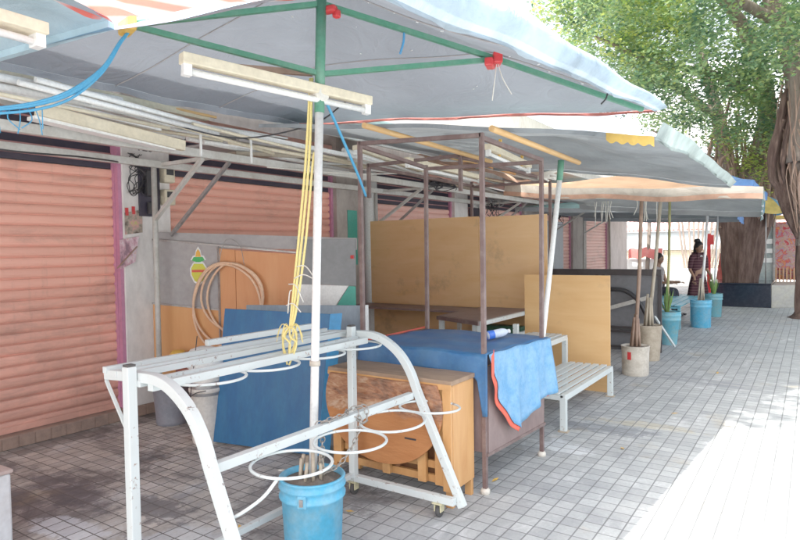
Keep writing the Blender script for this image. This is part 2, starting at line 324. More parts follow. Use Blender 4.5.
# ------------------------------------------------------------------ mesh builder
class MB:
    def __init__(s): s.v = []; s.f = []; s.sm = []
    def add(s, vs, fs, smooth=False):
        o = len(s.v); s.v += [V(p) for p in vs]; s.f += [tuple(i+o for i in f) for f in fs]; s.sm += [smooth]*len(fs); return s
    def box(s, c, d, rz=0, rot=None):
        h = [x/2 for x in d]; vs = []
        m = rot if rot is not None else Matrix.Rotation(rz, 3, 'Z')
        for z in (-1,1):
            for x, y in ((-1,-1),(1,-1),(1,1),(-1,1)):
                vs.append(V(c) + m @ V((x*h[0], y*h[1], z*h[2])))
        return s.add(vs, [(3,2,1,0),(4,5,6,7),(0,1,5,4),(1,2,6,5),(2,3,7,6),(3,0,4,7)])
    def b2(s, a, b): # box from min and max corners
        return s.box([(p+q)/2 for p, q in zip(a, b)], [abs(q-p) for p, q in zip(a, b)])
    def bar(s, p, q, w=.03, h=None, up=(0,0,1)):
        p, q = V(p), V(q); h = h or w; d = (q-p).normalized(); u = V(up)
        if abs(d.dot(u)) > .97: u = V((0,1,0))
        x = d.cross(u).normalized(); y = x.cross(d).normalized(); vs = []
        for c in (p, q):
            for a, e in ((-1,-1),(1,-1),(1,1),(-1,1)): vs.append(c + x*a*w/2 + y*e*h/2)
        return s.add(vs, [(0,1,2,3),(7,6,5,4),(4,5,1,0),(5,6,2,1),(6,7,3,2),(7,4,0,3)])
    def tube(s, pts, r=.01, n=8, closed=False, up=None):
        pts = [V(p) for p in pts]; N = len(pts); rs = r if isinstance(r, (list, tuple)) else [r]*N
        vs = []; prev = None
        for i, p in enumerate(pts):
            a = pts[i-1] if (i or closed) else p; b = pts[(i+1) % N] if (i < N-1 or closed) else p
            d = (b-a).normalized() if (b-a).length > 1e-9 else V((0,0,1))
            if prev is None:
                u = V((0,0,1)) if abs(d.z) < .9 else V((1,0,0)); x = d.cross(u).normalized()
            else:
                x = (prev - d*prev.dot(d)); x = x.normalized() if x.length > 1e-6 else d.orthogonal().normalized()
            prev = x; y = d.cross(x)
            for k in range(n):
                t = 2*math.pi*k/n; vs.append(p + (x*math.cos(t)+y*math.sin(t))*rs[i])
        fs = []
        for i in range(N if closed else N-1):
            j = (i+1) % N
            for k in range(n): fs.append((i*n+k, i*n+(k+1)%n, j*n+(k+1)%n, j*n+k))
        s.add(vs, fs, True)
        if not closed: 
            o = len(s.v)-N*n
            s.f.append(tuple(o+k for k in reversed(range(n)))); s.f.append(tuple(o+(N-1)*n+k for k in range(n))); s.sm += [False]*2
        return s
    def lathe(s, c, prof, n=28, cap=True, smooth=True):
        vs = []; c = V(c)
        for r, z in prof:
            for k in range(n):
                t = 2*math.pi*k/n; vs.append(c + V((r*math.cos(t), r*math.sin(t), z)))
        fs = []
        for i in range(len(prof)-1):
            for k in range(n): fs.append((i*n+k, i*n+(k+1)%n, (i+1)*n+(k+1)%n, (i+1)*n+k))
        s.add(vs, fs, smooth)
        if cap:
            o = len(s.v)-len(vs)
            s.f.append(tuple(o+k for k in reversed(range(n)))); s.f.append(tuple(o+(len(prof)-1)*n+k for k in range(n))); s.sm += [False]*2
        return s
    def slab(s, pts, t, dirn=None): # polygon extruded by t along its normal
        pts = [V(p) for p in pts]; nrm = (pts[1]-pts[0]).cross(pts[2]-pts[0]).normalized()
        if dirn is not None and nrm.dot(V(dirn)) < 0: nrm = -nrm; 
        n = len(pts); a = pts; b = [p + nrm*t for p in pts]
        return s.add(a+b, [tuple(range(n)), tuple(reversed(range(n,2*n)))] + [(i, (i+1)%n, n+(i+1)%n, n+i) for i in range(n)])
    def grid(s, fn, nu, nv, smooth=True):
        vs = [fn(i/nu, j/nv) for j in range(nv+1) for i in range(nu+1)]
        fs = [(j*(nu+1)+i, j*(nu+1)+i+1, (j+1)*(nu+1)+i+1, (j+1)*(nu+1)+i) for j in range(nv) for i in range(nu)]
        return s.add(vs, fs, smooth)

WORLD = {}
def props(o, label=None, cat=None, group=None, kind=None):
    if label: o['label'] = label
    if cat: o['category'] = cat
    if group: o['group'] = group
    if kind: o['kind'] = kind
def build(mb, name, m, parent=None, label=None, cat=None, group=None, kind=None, bevel=0, origin=None, fixn=True, solid=0):
    me = bpy.data.meshes.new(name)
    xs = [p.x for p in mb.v]; ys = [p.y for p in mb.v]; zs = [p.z for p in mb.v]
    o0 = V(origin) if origin is not None else V(((min(xs)+max(xs))/2, (min(ys)+max(ys))/2, min(zs)))
    me.from_pydata([tuple(p-o0) for p in mb.v], [], mb.f)
    me.polygons.foreach_set('use_smooth', mb.sm)
    me.update()
    if fixn:
        bm = bmesh.new(); bm.from_mesh(me); bmesh.ops.recalc_face_normals(bm, faces=bm.faces); bm.to_mesh(me); bm.free()
    me.materials.append(m if not isinstance(m, str) else M[m])
    o = bpy.data.objects.new(name, me); C.objects.link(o)
    if parent is not None:
        o.parent = parent; o.location = o0 - WORLD[parent.name]
    else: o.location = o0
    WORLD[o.name] = o0
    props(o, label, cat, group, kind)
    if bevel:
        b = o.modifiers.new('bevel', 'BEVEL'); b.width = bevel; b.segments = 2; b.limit_method = 'ANGLE'; b.angle_limit = R(40)
    if solid:
        sd = o.modifiers.new('thickness', 'SOLIDIFY'); sd.thickness = solid; sd.offset = 0
    return o
def thing(name, label, cat, loc, group=None):
    o = bpy.data.objects.new(name, None); C.objects.link(o); o.location = loc; o.empty_display_size = .1
    WORLD[o.name] = V(loc); props(o, label, cat, group); return o
def lerp(a, b, t): return V(a)*(1-t) + V(b)*t
def curve(pts, n=24): # catmull-rom
    P = [V(p) for p in pts]; P = [P[0]*2-P[1]] + P + [P[-1]*2-P[-2]]; out = []
    segs = len(P)-3
    for s in range(segs):
        for i in range(n if s < segs-1 else n+1):
            t = i/n; a, b, c, d = P[s:s+4]
            out.append(.5*((2*b)+(c-a)*t+(2*a-5*b+4*c-d)*t*t+(3*b-a-3*c+d)*t**3))
    return out

# ------------------------------------------------------------------ setting
g = MB(); g.add([(-400,-400,-.012),(400,-400,-.012),(400,600,-.012),(-400,600,-.012)], [(0,1,2,3)])
build(g, 'ground', 'farground', kind='structure', fixn=False)
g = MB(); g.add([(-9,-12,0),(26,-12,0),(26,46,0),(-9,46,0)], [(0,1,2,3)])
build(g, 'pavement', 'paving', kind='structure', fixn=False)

# ------------------------------------------------------------------ the row of shops
XS, XP, XST = -5.235, -5.17, -5.12
bld = thing('shop_building', 'long row of shops with closed salmon roller shutters behind the stalls', 'building', (-5.6, 10, 0))
Y0, Y1 = -4.0, 21.2
build(MB().b2((-8.5,Y0,0), (-5.62,Y1,4.6)), 'wall', 'pillarw', bld)
s = MB(); s.b2((-5.62,Y0,0), (XST,Y1,.10)); build(s, 'step', 'stepc', bld, bevel=.012)
# vertical clay tiles on the face of the step
s = MB(); y = Y0+.02
while y < Y1: s.b2((XST-.002,y,.004), (XST+.006,y+.112,.092)); y += .122
build(s, 'step_tile', 'stepc', bld, kind='stuff')
pil = [(-3.2,-2.6,'pillarw'), (-.05,.45,'pillarw'), (3.17,3.66,'pillarw'), (6.15,6.62,'concrete'), (9.32,9.80,'pillarw'), (12.40,13.35,'concrete'), (15.62,16.75,'concrete'), (19.0,21.2,'pillarp')]
for i, (a, b, mm) in enumerate(pil):
    build(MB().b2((-5.64,a,.10), (XST-.003 if i != 2 else XST-.002,b,3.2)), 'pillar', mm, bld, bevel=.006)
def shutter(ya, yb, solidtop, m_, ztop=2.25):
    pitch = .086; z = .11; prof = []
    while z < ztop - .01:
        for dz, dx in ((0,-.012),(.0065,-.012),(.007,.008),(.012,.014),(.030,.019),(.055,.019),(.073,.013),(.0785,.006),(.079,-.012)):
            prof.append((dx, z+dz))
        z += pitch
    mb = MB(); vs = []
    for dx, zz in prof: vs += [(XS+dx, ya, zz), (XS+dx, yb, zz)]
    mb.add(vs, [(2*i,2*i+1,2*i+3,2*i+2) for i in range(len(prof)-1)], False)
    mb.b2((XS-.01,ya,.105), (XS+.035,yb,.155))
    sh = build(mb, 'roller_shutter', m_, bld)
    q = MB().b2((XS-.02,ya,z), (XS+.004,yb,2.66)); gr = build(q, 'ventilation_grille', 'navy', sh)
    q = MB(); zz = z+.05
    while zz < 2.62: q.b2((XS+.0045,ya,zz), (XS+.016,yb,zz+.013)); zz += .075
    build(q, 'grille_rod', 'pinkline', sh)
    for g0, g1 in ((ya-.004, ya+.03), (yb-.04, yb+.004)): build(MB().b2((XS,g0,.105), (XS+.05,g1,2.66)), 'guide_rail', 'mauve', sh)
    q = MB().b2((XS-.05,ya,2.66), (XP-.01,yb,2.86)); build(q, 'shutter_box', 'salmon2', bld, bevel=.01)
for i in range(len(pil)-1):
    shutter(pil[i][1], pil[i+1][0], True, 'salmon' if i < 3 else 'salmon2', (2.25,2.25,2.25,2.16,2.2,2.25,2.25)[i])
# mauve reveal of the first pillar
build(MB().b2((XS+.052,3.135,.102), (XST-.015,3.168,2.66)), 'reveal_trim', 'mauve', bld)
build(MB().b2((-5.64,Y0,3.2), (-4.9,Y1,3.45)), 'cornice', 'pillarw', bld)
# corrugated awning under the cornice; flat part past its edge added to block sun
mb = MB()
def aw(u, v):
    x = -5.16 + 1.96*v; z = 3.02 - .36*min(1, v*1.96/1.22) + .012*math.sin(v*2*math.pi*21)
    return V((x, Y0+u*(22.0-Y0), z))
mb.grid(aw, 2, 250)
build(mb, 'awning', 'roofmetal', bld, solid=.006, fixn=False)
build(MB().b2((-3.965,Y0,2.635), (-3.925,22.0,2.675)), 'awning_edge', 'white', bld)
# marks painted on the first pillar
def text(body, name, loc, size, m_, parent, rot=(R(90),0,R(90)), ext=.002):
    cu = bpy.data.curves.new(name, 'FONT'); cu.body = body; cu.size = size; cu.extrude = ext; cu.align_x = 'CENTER'
    o = bpy.data.objects.new(name, cu); C.objects.link(o); cu.materials.append(M[m_]); o.rotation_euler = rot
    o.parent = parent; o.location = V(loc) - WORLD[parent.name]
    dg = bpy.context.evaluated_depsgraph_get(); me = bpy.data.meshes.new_from_object(o.evaluated_get(dg)); o2 = bpy.data.objects.new(name+'_mesh', me)
    C.objects.link(o2); o2.parent = parent; o2.location = o.location; o2.rotation_euler = rot; bpy.data.objects.remove(o); o2.name = name; return o2
text('123', 'painted_number', (XST+.004,3.40,2.44), .12, 'black', bld)
text('171', 'painted_number', (XST+.004,3.40,2.60), .12, 'black', bld)
build(MB().b2((XST,6.36,1.30), (XST+.006,6.56,2.03)), 'painted_patch', 'teal', bld)
# round column beside the second pillar, and grey panel
build(MB().lathe((-5.05,6.78,0), [(.10,0),(.095,2.6)], 20), 'column', 'white', label='white round downpipe column just right of the grey pillar with green patch', cat='column')
build(MB().b2((-5.08,13.37,0), (-5.03,14.6,2.1)), 'sheet_panel', 'greyblue', label='pale grey sheet leaning on the far pillar behind the leaning white pole', cat='panel', bevel=.004)

# things fixed on the first pillar
mbt = thing('meter_board', 'dark blue board with two cream electricity meters on the white pillar', 'electric meter', (-5.10,3.46,1.84))
build(MB().b2((XST,3.32,1.84), (XST+.03,3.53,2.33)), 'board', 'navy', mbt, bevel=.004)
for z in (2.16, 1.95):
    mt = build(MB().b2((XST+.001,3.535,z), (XST+.10,3.65,z+.145)), 'meter', 'cream', mbt, bevel=.012)
    build(MB().b2((XST+.101,3.555,z+.07), (XST+.106,3.63,z+.125)), 'dial', 'black', mt)
build(MB().b2((XST+.031,3.36,2.02), (XST+.09,3.47,2.26)), 'switch_box', 'black', mbt, bevel=.01)
build(MB().b2((XST+.031,3.38,1.86), (XST+.075,3.46,1.97)), 'switch_box', 'black', mbt, bevel=.01)
w = MB()
for k in range(8):
    a = V((XST+.03, 3.20+random.random()*.16, 2.40)); p = [a]
    for j in range(5): p.append(V((XST+.02+random.random()*.06, 3.20+random.random()*.2, 2.32-j*.075+random.random()*.04)))
    p.append(V((XST+.05,3.40,2.1+random.random()*.15)))
    w.tube(curve(p, 6), .004, 5)
build(w, 'cable_tangle', 'black', label='tangle of thin black wires hanging left of the electricity meters', cat='cable')
po = thing('calendar', 'small photo calendar hung by three red tabs on the white pillar', 'calendar', (XST+.01,3.26,1.68))
mq, nt, bb = nt_new('calendar_print'); nn = noise(nt, 11, 5, .6, pos(nt))
nt.links.new(ramp(nt, nn, [(.35,(.10,.07,.06)), (.48,(.35,.30,.24)), (.56,(.62,.30,.28)), (.66,(.42,.50,.14))]), bb.inputs['Base Color'])
build(MB().slab([(XST+.004,3.178,1.668),(XST+.004,3.350,1.690),(XST+.004,3.352,1.90),(XST+.004,3.180,1.865)], .005, (1,0,0)), 'print', mq, po)
for y, z in ((3.20,1.87),(3.265,1.885),(3.335,1.90)): build(MB().b2((XST+.003,y-.014,z-.03), (XST+.012,y+.014,z+.04)), 'tab', 'red', po)
mq, nt, bb = nt_new('flyer_print'); nn = noise(nt, 14, 5, .6, pos(nt, (1,1,.6)))
nt.links.new(ramp(nt, nn, [(.35,(.22,.12,.16)), (.48,(.55,.30,.36)), (.56,(.66,.55,.60)), (.68,(.62,.24,.12))]), bb.inputs['Base Color'])
fl = thing('flyer', 'curled pink magazine page hanging below the calendar on the pillar', 'flyer', (XST+.02,3.2,1.36))
build(MB().slab([(XST+.012,3.12,1.36),(XST+.05,3.24,1.42),(XST+.03,3.30,1.655),(XST+.012,3.12,1.62)], .003, (1,0,0)), 'page', mq, fl)
build(MB().bar((XST+.045,3.07,1.37), (XST+.055,3.26,1.56), .02, .006), 'stick', 'polebrown', fl)

# grey upright with brackets that carry the rail under the awning
def bracket(x, y, label, twin=True, zb=1.80, foot=0.0, xo=-4.15):
    t = thing('bracket_post', label, 'bracket', (x,y,foot), 'bracket posts that carry the long rail')
    build(MB().tube([(x,y,foot),(x,y,2.30)], .024, 10), 'post', 'greyp', t)
    build(MB().bar((x,y,zb), (xo,y-.08,2.27), .032), 'brace', 'greyp', t)
    if twin:
        build(MB().bar((x+.03,y+.14,zb-.14), (xo,y+.20,2.27), .028), 'brace', 'steel', t)
    build(MB().bar((x,y+.002,2.285), (xo+.02,y+.002,2.285), .03), 'arm', 'greyp', t)
bracket(-4.93, 3.36, 'grey bracket post standing by the electricity meters on the first pillar', zb=1.80)
for k, (y, lb) in enumerate(((6.75,'pair of pale braces rising over the left end of the tan plywood'), (9.95,'pair of pale braces seen between the brown posts'), (13.6,'single pale brace just right of the leaning white pole'), (15.9,'last pale brace near the end of the shop row'))):
    bracket(-4.93, y, lb, twin=k < 2, zb=1.84)
rail = lambda name, m_, a, b, w_, h_, label, cat: build(MB().bar(a, b, w_, h_), name, m_, label=label, cat=cat, bevel=.003)
rail('long_rail', 'greyp', (-4.15,-1.0,2.30), (-4.15,20.5,2.33), .05, .065, 'long pale grey steel rail resting on the row of bracket posts', 'rail')
rail('long_rail', 'greyp', (-4.82,-1.0,2.285), (-4.82,10.2,2.285), .04, .06, 'second grey rail nearer the shutters, dull and thinner than the front one', 'rail')
rail('tube_rail', 'white', (-3.95,1.2,2.48), (-3.95,2.75,2.405), .05, .035, 'white strip rail lowest of the pair crossing the blue rope', 'rail')
rail('tube_rail', 'white', (-4.02,1.3,2.56), (-4.0,2.9,2.455), .045, .035, 'white strip rail upper of the pair crossing the blue rope', 'rail')
rail('wooden_batten', 'cream', (-3.92,1.88,2.385), (-3.92,2.93,2.30), .05, .075, 'cream wooden batten lying under the white strip rails at upper left', 'batten')
rail('wooden_batten', 'cream', (-4.12,1.1,2.62), (-4.10,3.3,2.595), .06, .05, 'long cream batten tucked close under the awning edge', 'batten')
rail('wooden_batten', 'polewood', (-4.22,1.4,2.66), (-4.05,3.35,2.60), .018, .018, 'thin orange stick on top of the cream battens', 'stick')
rail('white_board', 'white', (-3.97,1.87,2.338), (-3.97,2.86,2.268), .10, .022, 'narrow white board under the cream batten at upper left', 'board')
rail('white_tube', 'white', (-3.88,2.2,2.47), (-3.9,5.8,2.45), .04, .04, 'long white pipe passing behind the front pole under the awning', 'pipe')
rail('rough_plank', 'polegrey', (-4.28,3.7,2.37), (-4.28,5.45,2.52), .12, .035, 'rough brown plank laid across the rails behind the yellow rope', 'plank')
build(MB().slab([(-4.75,3.45,2.42),(-3.95,3.5,2.42),(-3.95,4.7,2.44),(-4.75,4.7,2.44)], .02), 'grey_sheet', 'greypanel', label='flat grey sheet stored on the rails above the second shutter', cat='sheet')
build(MB().slab([(-4.55,3.2,2.50),(-3.98,3.25,2.50),(-3.98,4.1,2.52),(-4.55,4.1,2.52)], .015), 'white_sheet', 'white', label='flat white sheet stored on the rails above the grey sheet', cat='sheet')
for y, lb in ((3.07,'thin white hanger rod left one above the second shutter'),(3.58,'thin white hanger rod right one above the second shutter')):
    build(MB().bar((-3.9,y,2.44), (-3.9,y,2.24), .014), 'hanger_rod', 'white', label=lb, cat='rod')
# more stored clutter further along the awning
for i, (x, a, b, z0, z1, r, mm, nm, lb, cat) in enumerate((
    (-3.9,4.8,6.4,2.50,2.39,.025,'white','white_tube','white tube sloping down behind the brown frame top','pipe'),
    (-4.3,5.0,7.2,2.40,2.55,.02,'polegrey','bent_stick','grey weathered stick above the second pillar','stick'),
    (-3.7,6.4,8.6,2.62,2.60,.022,'polewood','bamboo_pole','orange bamboo pole under the tarp in the brown frame','pole'),
    (-4.0,5.9,9.2,2.52,2.47,.018,'steel','steel_pipe','dull steel pipe running behind the brown frame','pipe'),
    (-4.45,7.4,10.8,2.44,2.40,.03,'polegrey','timber_beam','weathered timber beam above the third shutter','beam'),
    (-4.4,10.6,13.6,2.42,2.40,.03,'salmon2','pink_beam','dusty pink beam above the fourth shutter','beam'),
    (-4.0,9.5,13.1,2.36,2.40,.02,'greyp','grey_pipe','grey pipe above the fourth shutter in front of the pink beam','pipe'))):
    build(MB().tube([(x,a,z0),(x+.03,(a+b)/2,(z0+z1)/2+.01),(x,b,z1)], r, 8), nm, mm, label=lb, cat=cat)
rt = random.Random(9)
for k in range(26):
    y = rt.uniform(.3,3.6) if k < 18 else rt.uniform(4.6,9.5); ln = rt.uniform(1.2,2.2); x = rt.uniform(-4.4,-3.72); z = 2.40+rt.random()*.20
    build(MB().tube([(x,y,z),(x+rt.uniform(-.12,.12),y+ln,z-rt.uniform(-.05,.10))], rt.choice([.013,.018,.024]), 8), 'stored_tube', rt.choice(['white','white','cream','greyp']), label='straight pale tube stored lengthwise on the rails under the awning', cat='tube', group='pale tubes stored on the rails under the awning')
# loose cables
for nm, mm, r, pts, lb in (
    ('black_cable','black',.006,[(-3.85,2.2,2.48),(-3.8,2.7,2.42),(-3.6,3.2,2.36),(-3.1,3.45,2.44),(-2.7,3.4,2.56)],'thin black cable swinging from the rails up to the canopy'),
    ('black_cable','black',.007,[(-4.7,1.2,2.27),(-4.4,1.9,2.19),(-4.5,2.5,2.22),(-5.0,3.2,2.28),(-5.05,3.4,2.2)],'black cable drooping along the rail toward the meters'),
    ('white_cable','wrope',.006,[(-4.15,4.0,2.27),(-3.9,5.2,2.30),(-3.3,6.4,2.42),(-2.9,6.6,2.5)],'thin white cable drooping behind the brown frame')):
    build(MB().tube(curve(pts, 8), r, 6), nm, mm, label=lb, cat='cable')
for k, (y, x) in enumerate(((6.9,-4.0),(9.9,-4.6),(13.2,-4.7),(10.1,-4.75))):
    w = MB()
    for j in range(9):
        p = [V((x+random.uniform(-.15,.15), y+random.uniform(-.3,.3), 2.36+random.uniform(-.04,.06)-(.42 if k > 1 else .12)*abs(math.sin(i*.8+j))*random.random())) for i in range(5)]
        w.tube(curve(p, 5), random.choice([.005,.008,.012]), 5)
    build(w, 'cable_tangle', 'black' if k != 1 else 'steel', label=['tangle of black wires over the third shutter','grey wire knot hanging by the dark box','tangle of thick black cables hanging on the far grey pillar','black wire bundle beside the third white pillar'][k], cat='cable')
bx = thing('junction_box', 'dark junction box on the third pillar with white insulators on top', 'junction box', (-5.0,10.0,1.75))
build(MB().b2((-5.12,9.83,1.75), (-5.0,10.15,2.22)), 'case', 'navy', bx, bevel=.01)
q = MB()
for y in (9.88,9.98,10.08): q.lathe((-5.04,y,2.22), [(.03,0),(.045,.03),(.03,.06),(.04,.09),(.02,.12)], 10)
build(q, 'insulator', 'white', bx)

# ------------------------------------------------------------------ canopies
def canopy(name, label, NI, FI, FO, NO, apex, mat_, vals, n=28, sag=.04, edgesag=.03, group='stall canopies along the walkway'):
    t = thing(name, label, 'canopy', (apex[0], apex[1], min(NI[2],FI[2],FO[2],NO[2])), group)
    NI, FI, FO, NO = map(V, (NI, FI, FO, NO))
    def bil(u, v): return (NI*(1-u)+NO*u)*(1-v) + (FI*(1-u)+FO*u)*v
    best = min(((bil(i/40,j/40).xy-V(apex).xy).length, i/40, j/40) for i in range(41) for j in range(41)); u0, v0 = best[1], best[2]
    H = apex[2]-bil(u0, v0).z
    def fn(u, v, e=0):
        p = bil(u, v)
        a = min(u/u0 if u < u0 else (1-u)/(1-u0), v/v0 if v < v0 else (1-v)/(1-v0))
        p.z += H*a - sag*math.sin(math.pi*min(1,a)) - edgesag*(1-a)*(1 - abs(2*u-1)**3 * abs(2*v-1)**3)*(math.sin(math.pi*u) if abs(v-.5) > abs(u-.5) else math.sin(math.pi*v))
        p.z += .006*math.sin(u*17+v*9)+.005*math.sin(v*23-u*5)
        return p
    build(MB().grid(fn, n, n), 'fabric', mat_, t, fixn=False)
    for side, drop, mm, out in vals:
        f = {'near': lambda s: fn(s, 0), 'far': lambda s: fn(s, 1), 'inner': lambda s: fn(0, s), 'outer': lambda s: fn(1, s)}[side]
        dn = {'near': V((0,-1,0)), 'far': V((0,1,0)), 'inner': V((-1,0,0)), 'outer': V((1,0,0))}[side]
        def vf(s, w, f=f, dn=dn, drop=drop, out=out):
            p = f(s) + dn*.004
            return p + V((0,0,-drop*w)) + dn*(out*w + .012*w*math.sin(s*31)+.008*w*math.sin(s*67))
        build(MB().grid(vf, 44, 4), 'valance', mm, t, fixn=False)
    return t, fn
c1, f1 = canopy('market_canopy', 'large blue grey canopy over the front stall with green ribs', (-3.42,1.33,2.47), (-3.40,3.63,2.52), (-.80,4.06,2.34), (-1.02,1.35,2.22), (-1.975,2.28,2.80), 'can1',
    [('outer', .015, 'valb', .0), ('far', .018, 'hemred', 0), ('inner', .04, 'can1', 0)], edgesag=.0, sag=.012)
for vv in (.33,.66):
    build(MB().tube([f1(u/30, vv)+V((0,0,-.004)) for u in range(31)], .0035, 5), 'seam', 'greypanel', c1)
rs_ = random.Random(4)
for k in range(1): 
    q = MB()
    for j in range(26):
        u, v_ = rs_.uniform(.45,.95), rs_.uniform(.25,.85); p = f1(u, v_)+V((0,0,-.004)); sz = rs_.uniform(.003,.009)
        q.box(p, (sz*2.2,sz,.002), rs_.random()*3)
    build(q, 'paint_spatter', 'white', c1, kind='stuff')
# the folded-over light blue outer flap, seen from the walkway side
def flap(s, w):
    p = f1(1, s)
    return p + V((-.006+.05*math.sin(math.pi*w)+.03*w, 0, -.01+w*(.15*(1-s)**.6+.03)+.01*math.sin(s*22)*w))
build(MB().grid(flap, 40, 6), 'outer_flap', 'valb', c1, fixn=False)
Lj, Rj = (-2.50,1.60,2.505), (-1.40,3.03,2.505)
top, slide = (-1.972,2.28,2.69), (-1.98,2.28,2.355)
for p, q in ((top, Lj), (top, Rj), (slide, Lj), (slide, Rj)): build(MB().bar(p, q, .024), 'rib', 'green', c1)
build(MB().bar(Rj, (-.86,3.93,2.325), .024), 'rib', 'green', c1)
q = MB().box(Rj, (.05,.09,.06), .6); q.box(V(Rj)+V((-.02,-.045,-.03)), (.045,.09,.045), .3); build(q, 'joint_wrap', 'red', c1, bevel=.008)
q = MB().box(V(Lj)+V((-.01,0,.0)), (.13,.05,.07), -.3); build(q, 'joint_wrap', 'yellow', c1, bevel=.01)
q = MB().box((-1.945,2.31,2.665), (.07,.045,.035), .2); q.box((-1.92,2.33,2.645), (.035,.035,.04)); build(q, 'joint_wrap', 'red', c1, bevel=.01)
w = MB(); w.tube(curve([Rj, V(Rj)+V((0,-.03,-.12)), V(Rj)+V((-.02,-.02,-.22))], 5), .003, 5); w.tube(curve([Rj, V(Rj)+V((.03,0,-.1)), V(Rj)+V((.07,.03,-.19))], 5), .003, 5)
build(w, 'loose_string', 'wrope', c1)
w = MB(); w.tube(curve([(-1.72,2.62,2.60),(-1.725,2.62,2.55),(-1.74,2.61,2.49)], 5), .006, 6); build(w, 'loose_ribbon', 'blueedge', c1)
w = MB(); w.tube(curve([(-.96,3.55,2.37),(-.97,3.54,2.33),(-.99,3.52,2.30)], 5), .005, 6); build(w, 'loose_ribbon', 'black', c1)
build(MB().bar((-2.42,1.98,2.405), (-2.03,2.27,2.365), .026), 'stick', 'polebrown', label='brown stick tied with blue string under the front canopy ribs', cat='stick')

# canopy of the stall nearest to us, only its corner enters the picture
def c0f(u, v):
    a = (V((-3.5,-2.2,2.5))*(1-u)+V((-.95,-2.2,2.4))*u)*(1-v) + (V((-3.6,1.28,2.42))*(1-u)+V((-2.30,1.40,2.425))*u)*v
    a.z += .16*math.sin(math.pi*u)*math.sin(math.pi*v); return a
c0 = thing('market_canopy', 'pale blue canopy corner at the upper left edge', 'canopy', (-2.5,0,2.4), 'stall canopies along the walkway')
build(MB().grid(c0f, 16, 16), 'fabric', 'can0', c0, fixn=False)
build(MB().bar((-3.6,1.27,2.405), (-2.32,1.41,2.412), .03), 'edge_bar', 'can0', c0)
# red and white cloth thrown over the joint of the two canopies, reaching over the gap
def pcf(u, v):
    lo = [V((-2.308,1.12,2.425)), V((-2.315,1.36,2.418)), V((-2.30,1.425,2.425)), V((-2.14,1.475,2.43)), V((-1.53,1.72,2.44)), V((-1.0,1.25,2.32))]
    x = u*(len(lo)-1); i = min(int(x), len(lo)-2); a = lo[i].lerp(lo[i+1], x-i)
    b = V((-2.2+1.3*u, -1.9, 2.62)); return a.lerp(b, v) + V((0,0,.10*math.sin(math.pi*v)+.012*math.sin(u*30)))
build(MB().grid(pcf, 40, 12), 'striped_cloth', 'pinkcloth', label='red and white striped cloth hanging over the canopy corner', cat='cloth', fixn=False)

c2, f2 = canopy('market_canopy', 'blue grey canopy over the brown frame stall with teal outer edge', (-3.5,3.30,2.47), (-3.3,7.0,2.50), (-.70,7.2,2.11), (-.80,3.98,2.165), (-2.0,5.3,2.52), 'can2',
    [('outer', .02, 'valt', 0), ('near', .03, 'can2', 0), ('far', .03, 'can2', 0)], sag=.04, edgesag=-.035)
build(MB().grid(lambda s, w: f2(.90+.10*s, 0)+V((.0,-.006,-(.045+.02*abs(math.sin(s*14)))*w)), 24, 3), 'yellow_trim', 'valy', c2, fixn=False)
def flap2(s, w):
    p = f2(1, s); return p + V((-.004+.055*w, 0, -.02+w*(.10+.02*math.sin(s*9))*(1-.5*s)))
build(MB().grid(flap2, 36, 4), 'outer_flap', 'valt', c2, fixn=False)
c3, f3 = canopy('market_canopy', 'grey canopy with faded orange front edge beyond the leaning pole', (-3.3,7.35,2.31), (-3.3,10.4,2.22), (-.62,10.4,1.97), (-.42,7.35,2.09), (-1.9,8.8,2.52), 'can3',
    [('near', .13, 'valtan', .03), ('outer', .14, 'can2', 0), ('far', .08, 'can3', 0)], sag=.03)
build(MB().grid(lambda u, w: f3(u,0)+V((0,-.045-.01*math.sin(u*40),-.085-.012*math.sin(u*11)-.055*w)), 60, 3), 'orange_hem', 'valo', c3, fixn=False)
c4, f4 = canopy('market_canopy', 'grey canopy at the far end of the row before the big trunk', (-4.6,10.7,2.25), (-4.6,14.8,2.2), (-1.2,14.8,2.05), (-1.0,10.7,2.12), (-2.6,12.8,2.62), 'can2',
    [('near', .08, 'can2', .0), ('outer', .14, 'can4', 0), ('far', .08, 'can2', 0)], sag=.03)
c5, f5 = canopy('market_canopy', 'bright blue canopy raised behind the teal edged one', (-2.6,11.6,2.66), (-2.6,14.4,2.70), (-.75,14.4,2.52), (-.80,11.6,2.55), (-1.5,12.8,2.92), 'can4',
    [('near', .10, 'can4', .0), ('outer', .16, 'can4', 0)], sag=.03)
for k, yy in enumerate((15.2,)):
    canopy('market_canopy', 'small pale canopy beyond the row close to the kiosk', (-6.0,16.2,2.5), (-6.0,19.0,2.5), (-3.0,19.0,2.4), (-3.0,16.2,2.4), (-4.5,17.6,2.8), 'can0', [('near',.12,'can0',0)])

# parasol with coloured panels
pa = thing('parasol', 'small multicoloured parasol with pink and blue panels by the kiosk', 'parasol', (-.90,16.75,.575))
cx, cy, zt, zr, rr = -.90, 16.75, 2.62, 2.20, .52
for k in range(8):
    a0, a1 = 2*math.pi*k/8, 2*math.pi*(k+1)/8
    def pf(u, v, a0=a0, a1=a1):
        a = a0+(a1-a0)*u; r = rr*v; return V((cx+r*math.cos(a), cy+r*math.sin(a), zt-(zt-zr)*v**1.5-.03*v*math.sin(math.pi*u)))
    build(MB().grid(pf, 6, 8), 'panel', ('umbp','umbb','umby','umbb')[k % 4], pa, fixn=False)
build(MB().tube([(cx,cy,.575),(cx,cy,zt)], .014, 8), 'pole', 'steel', pa)

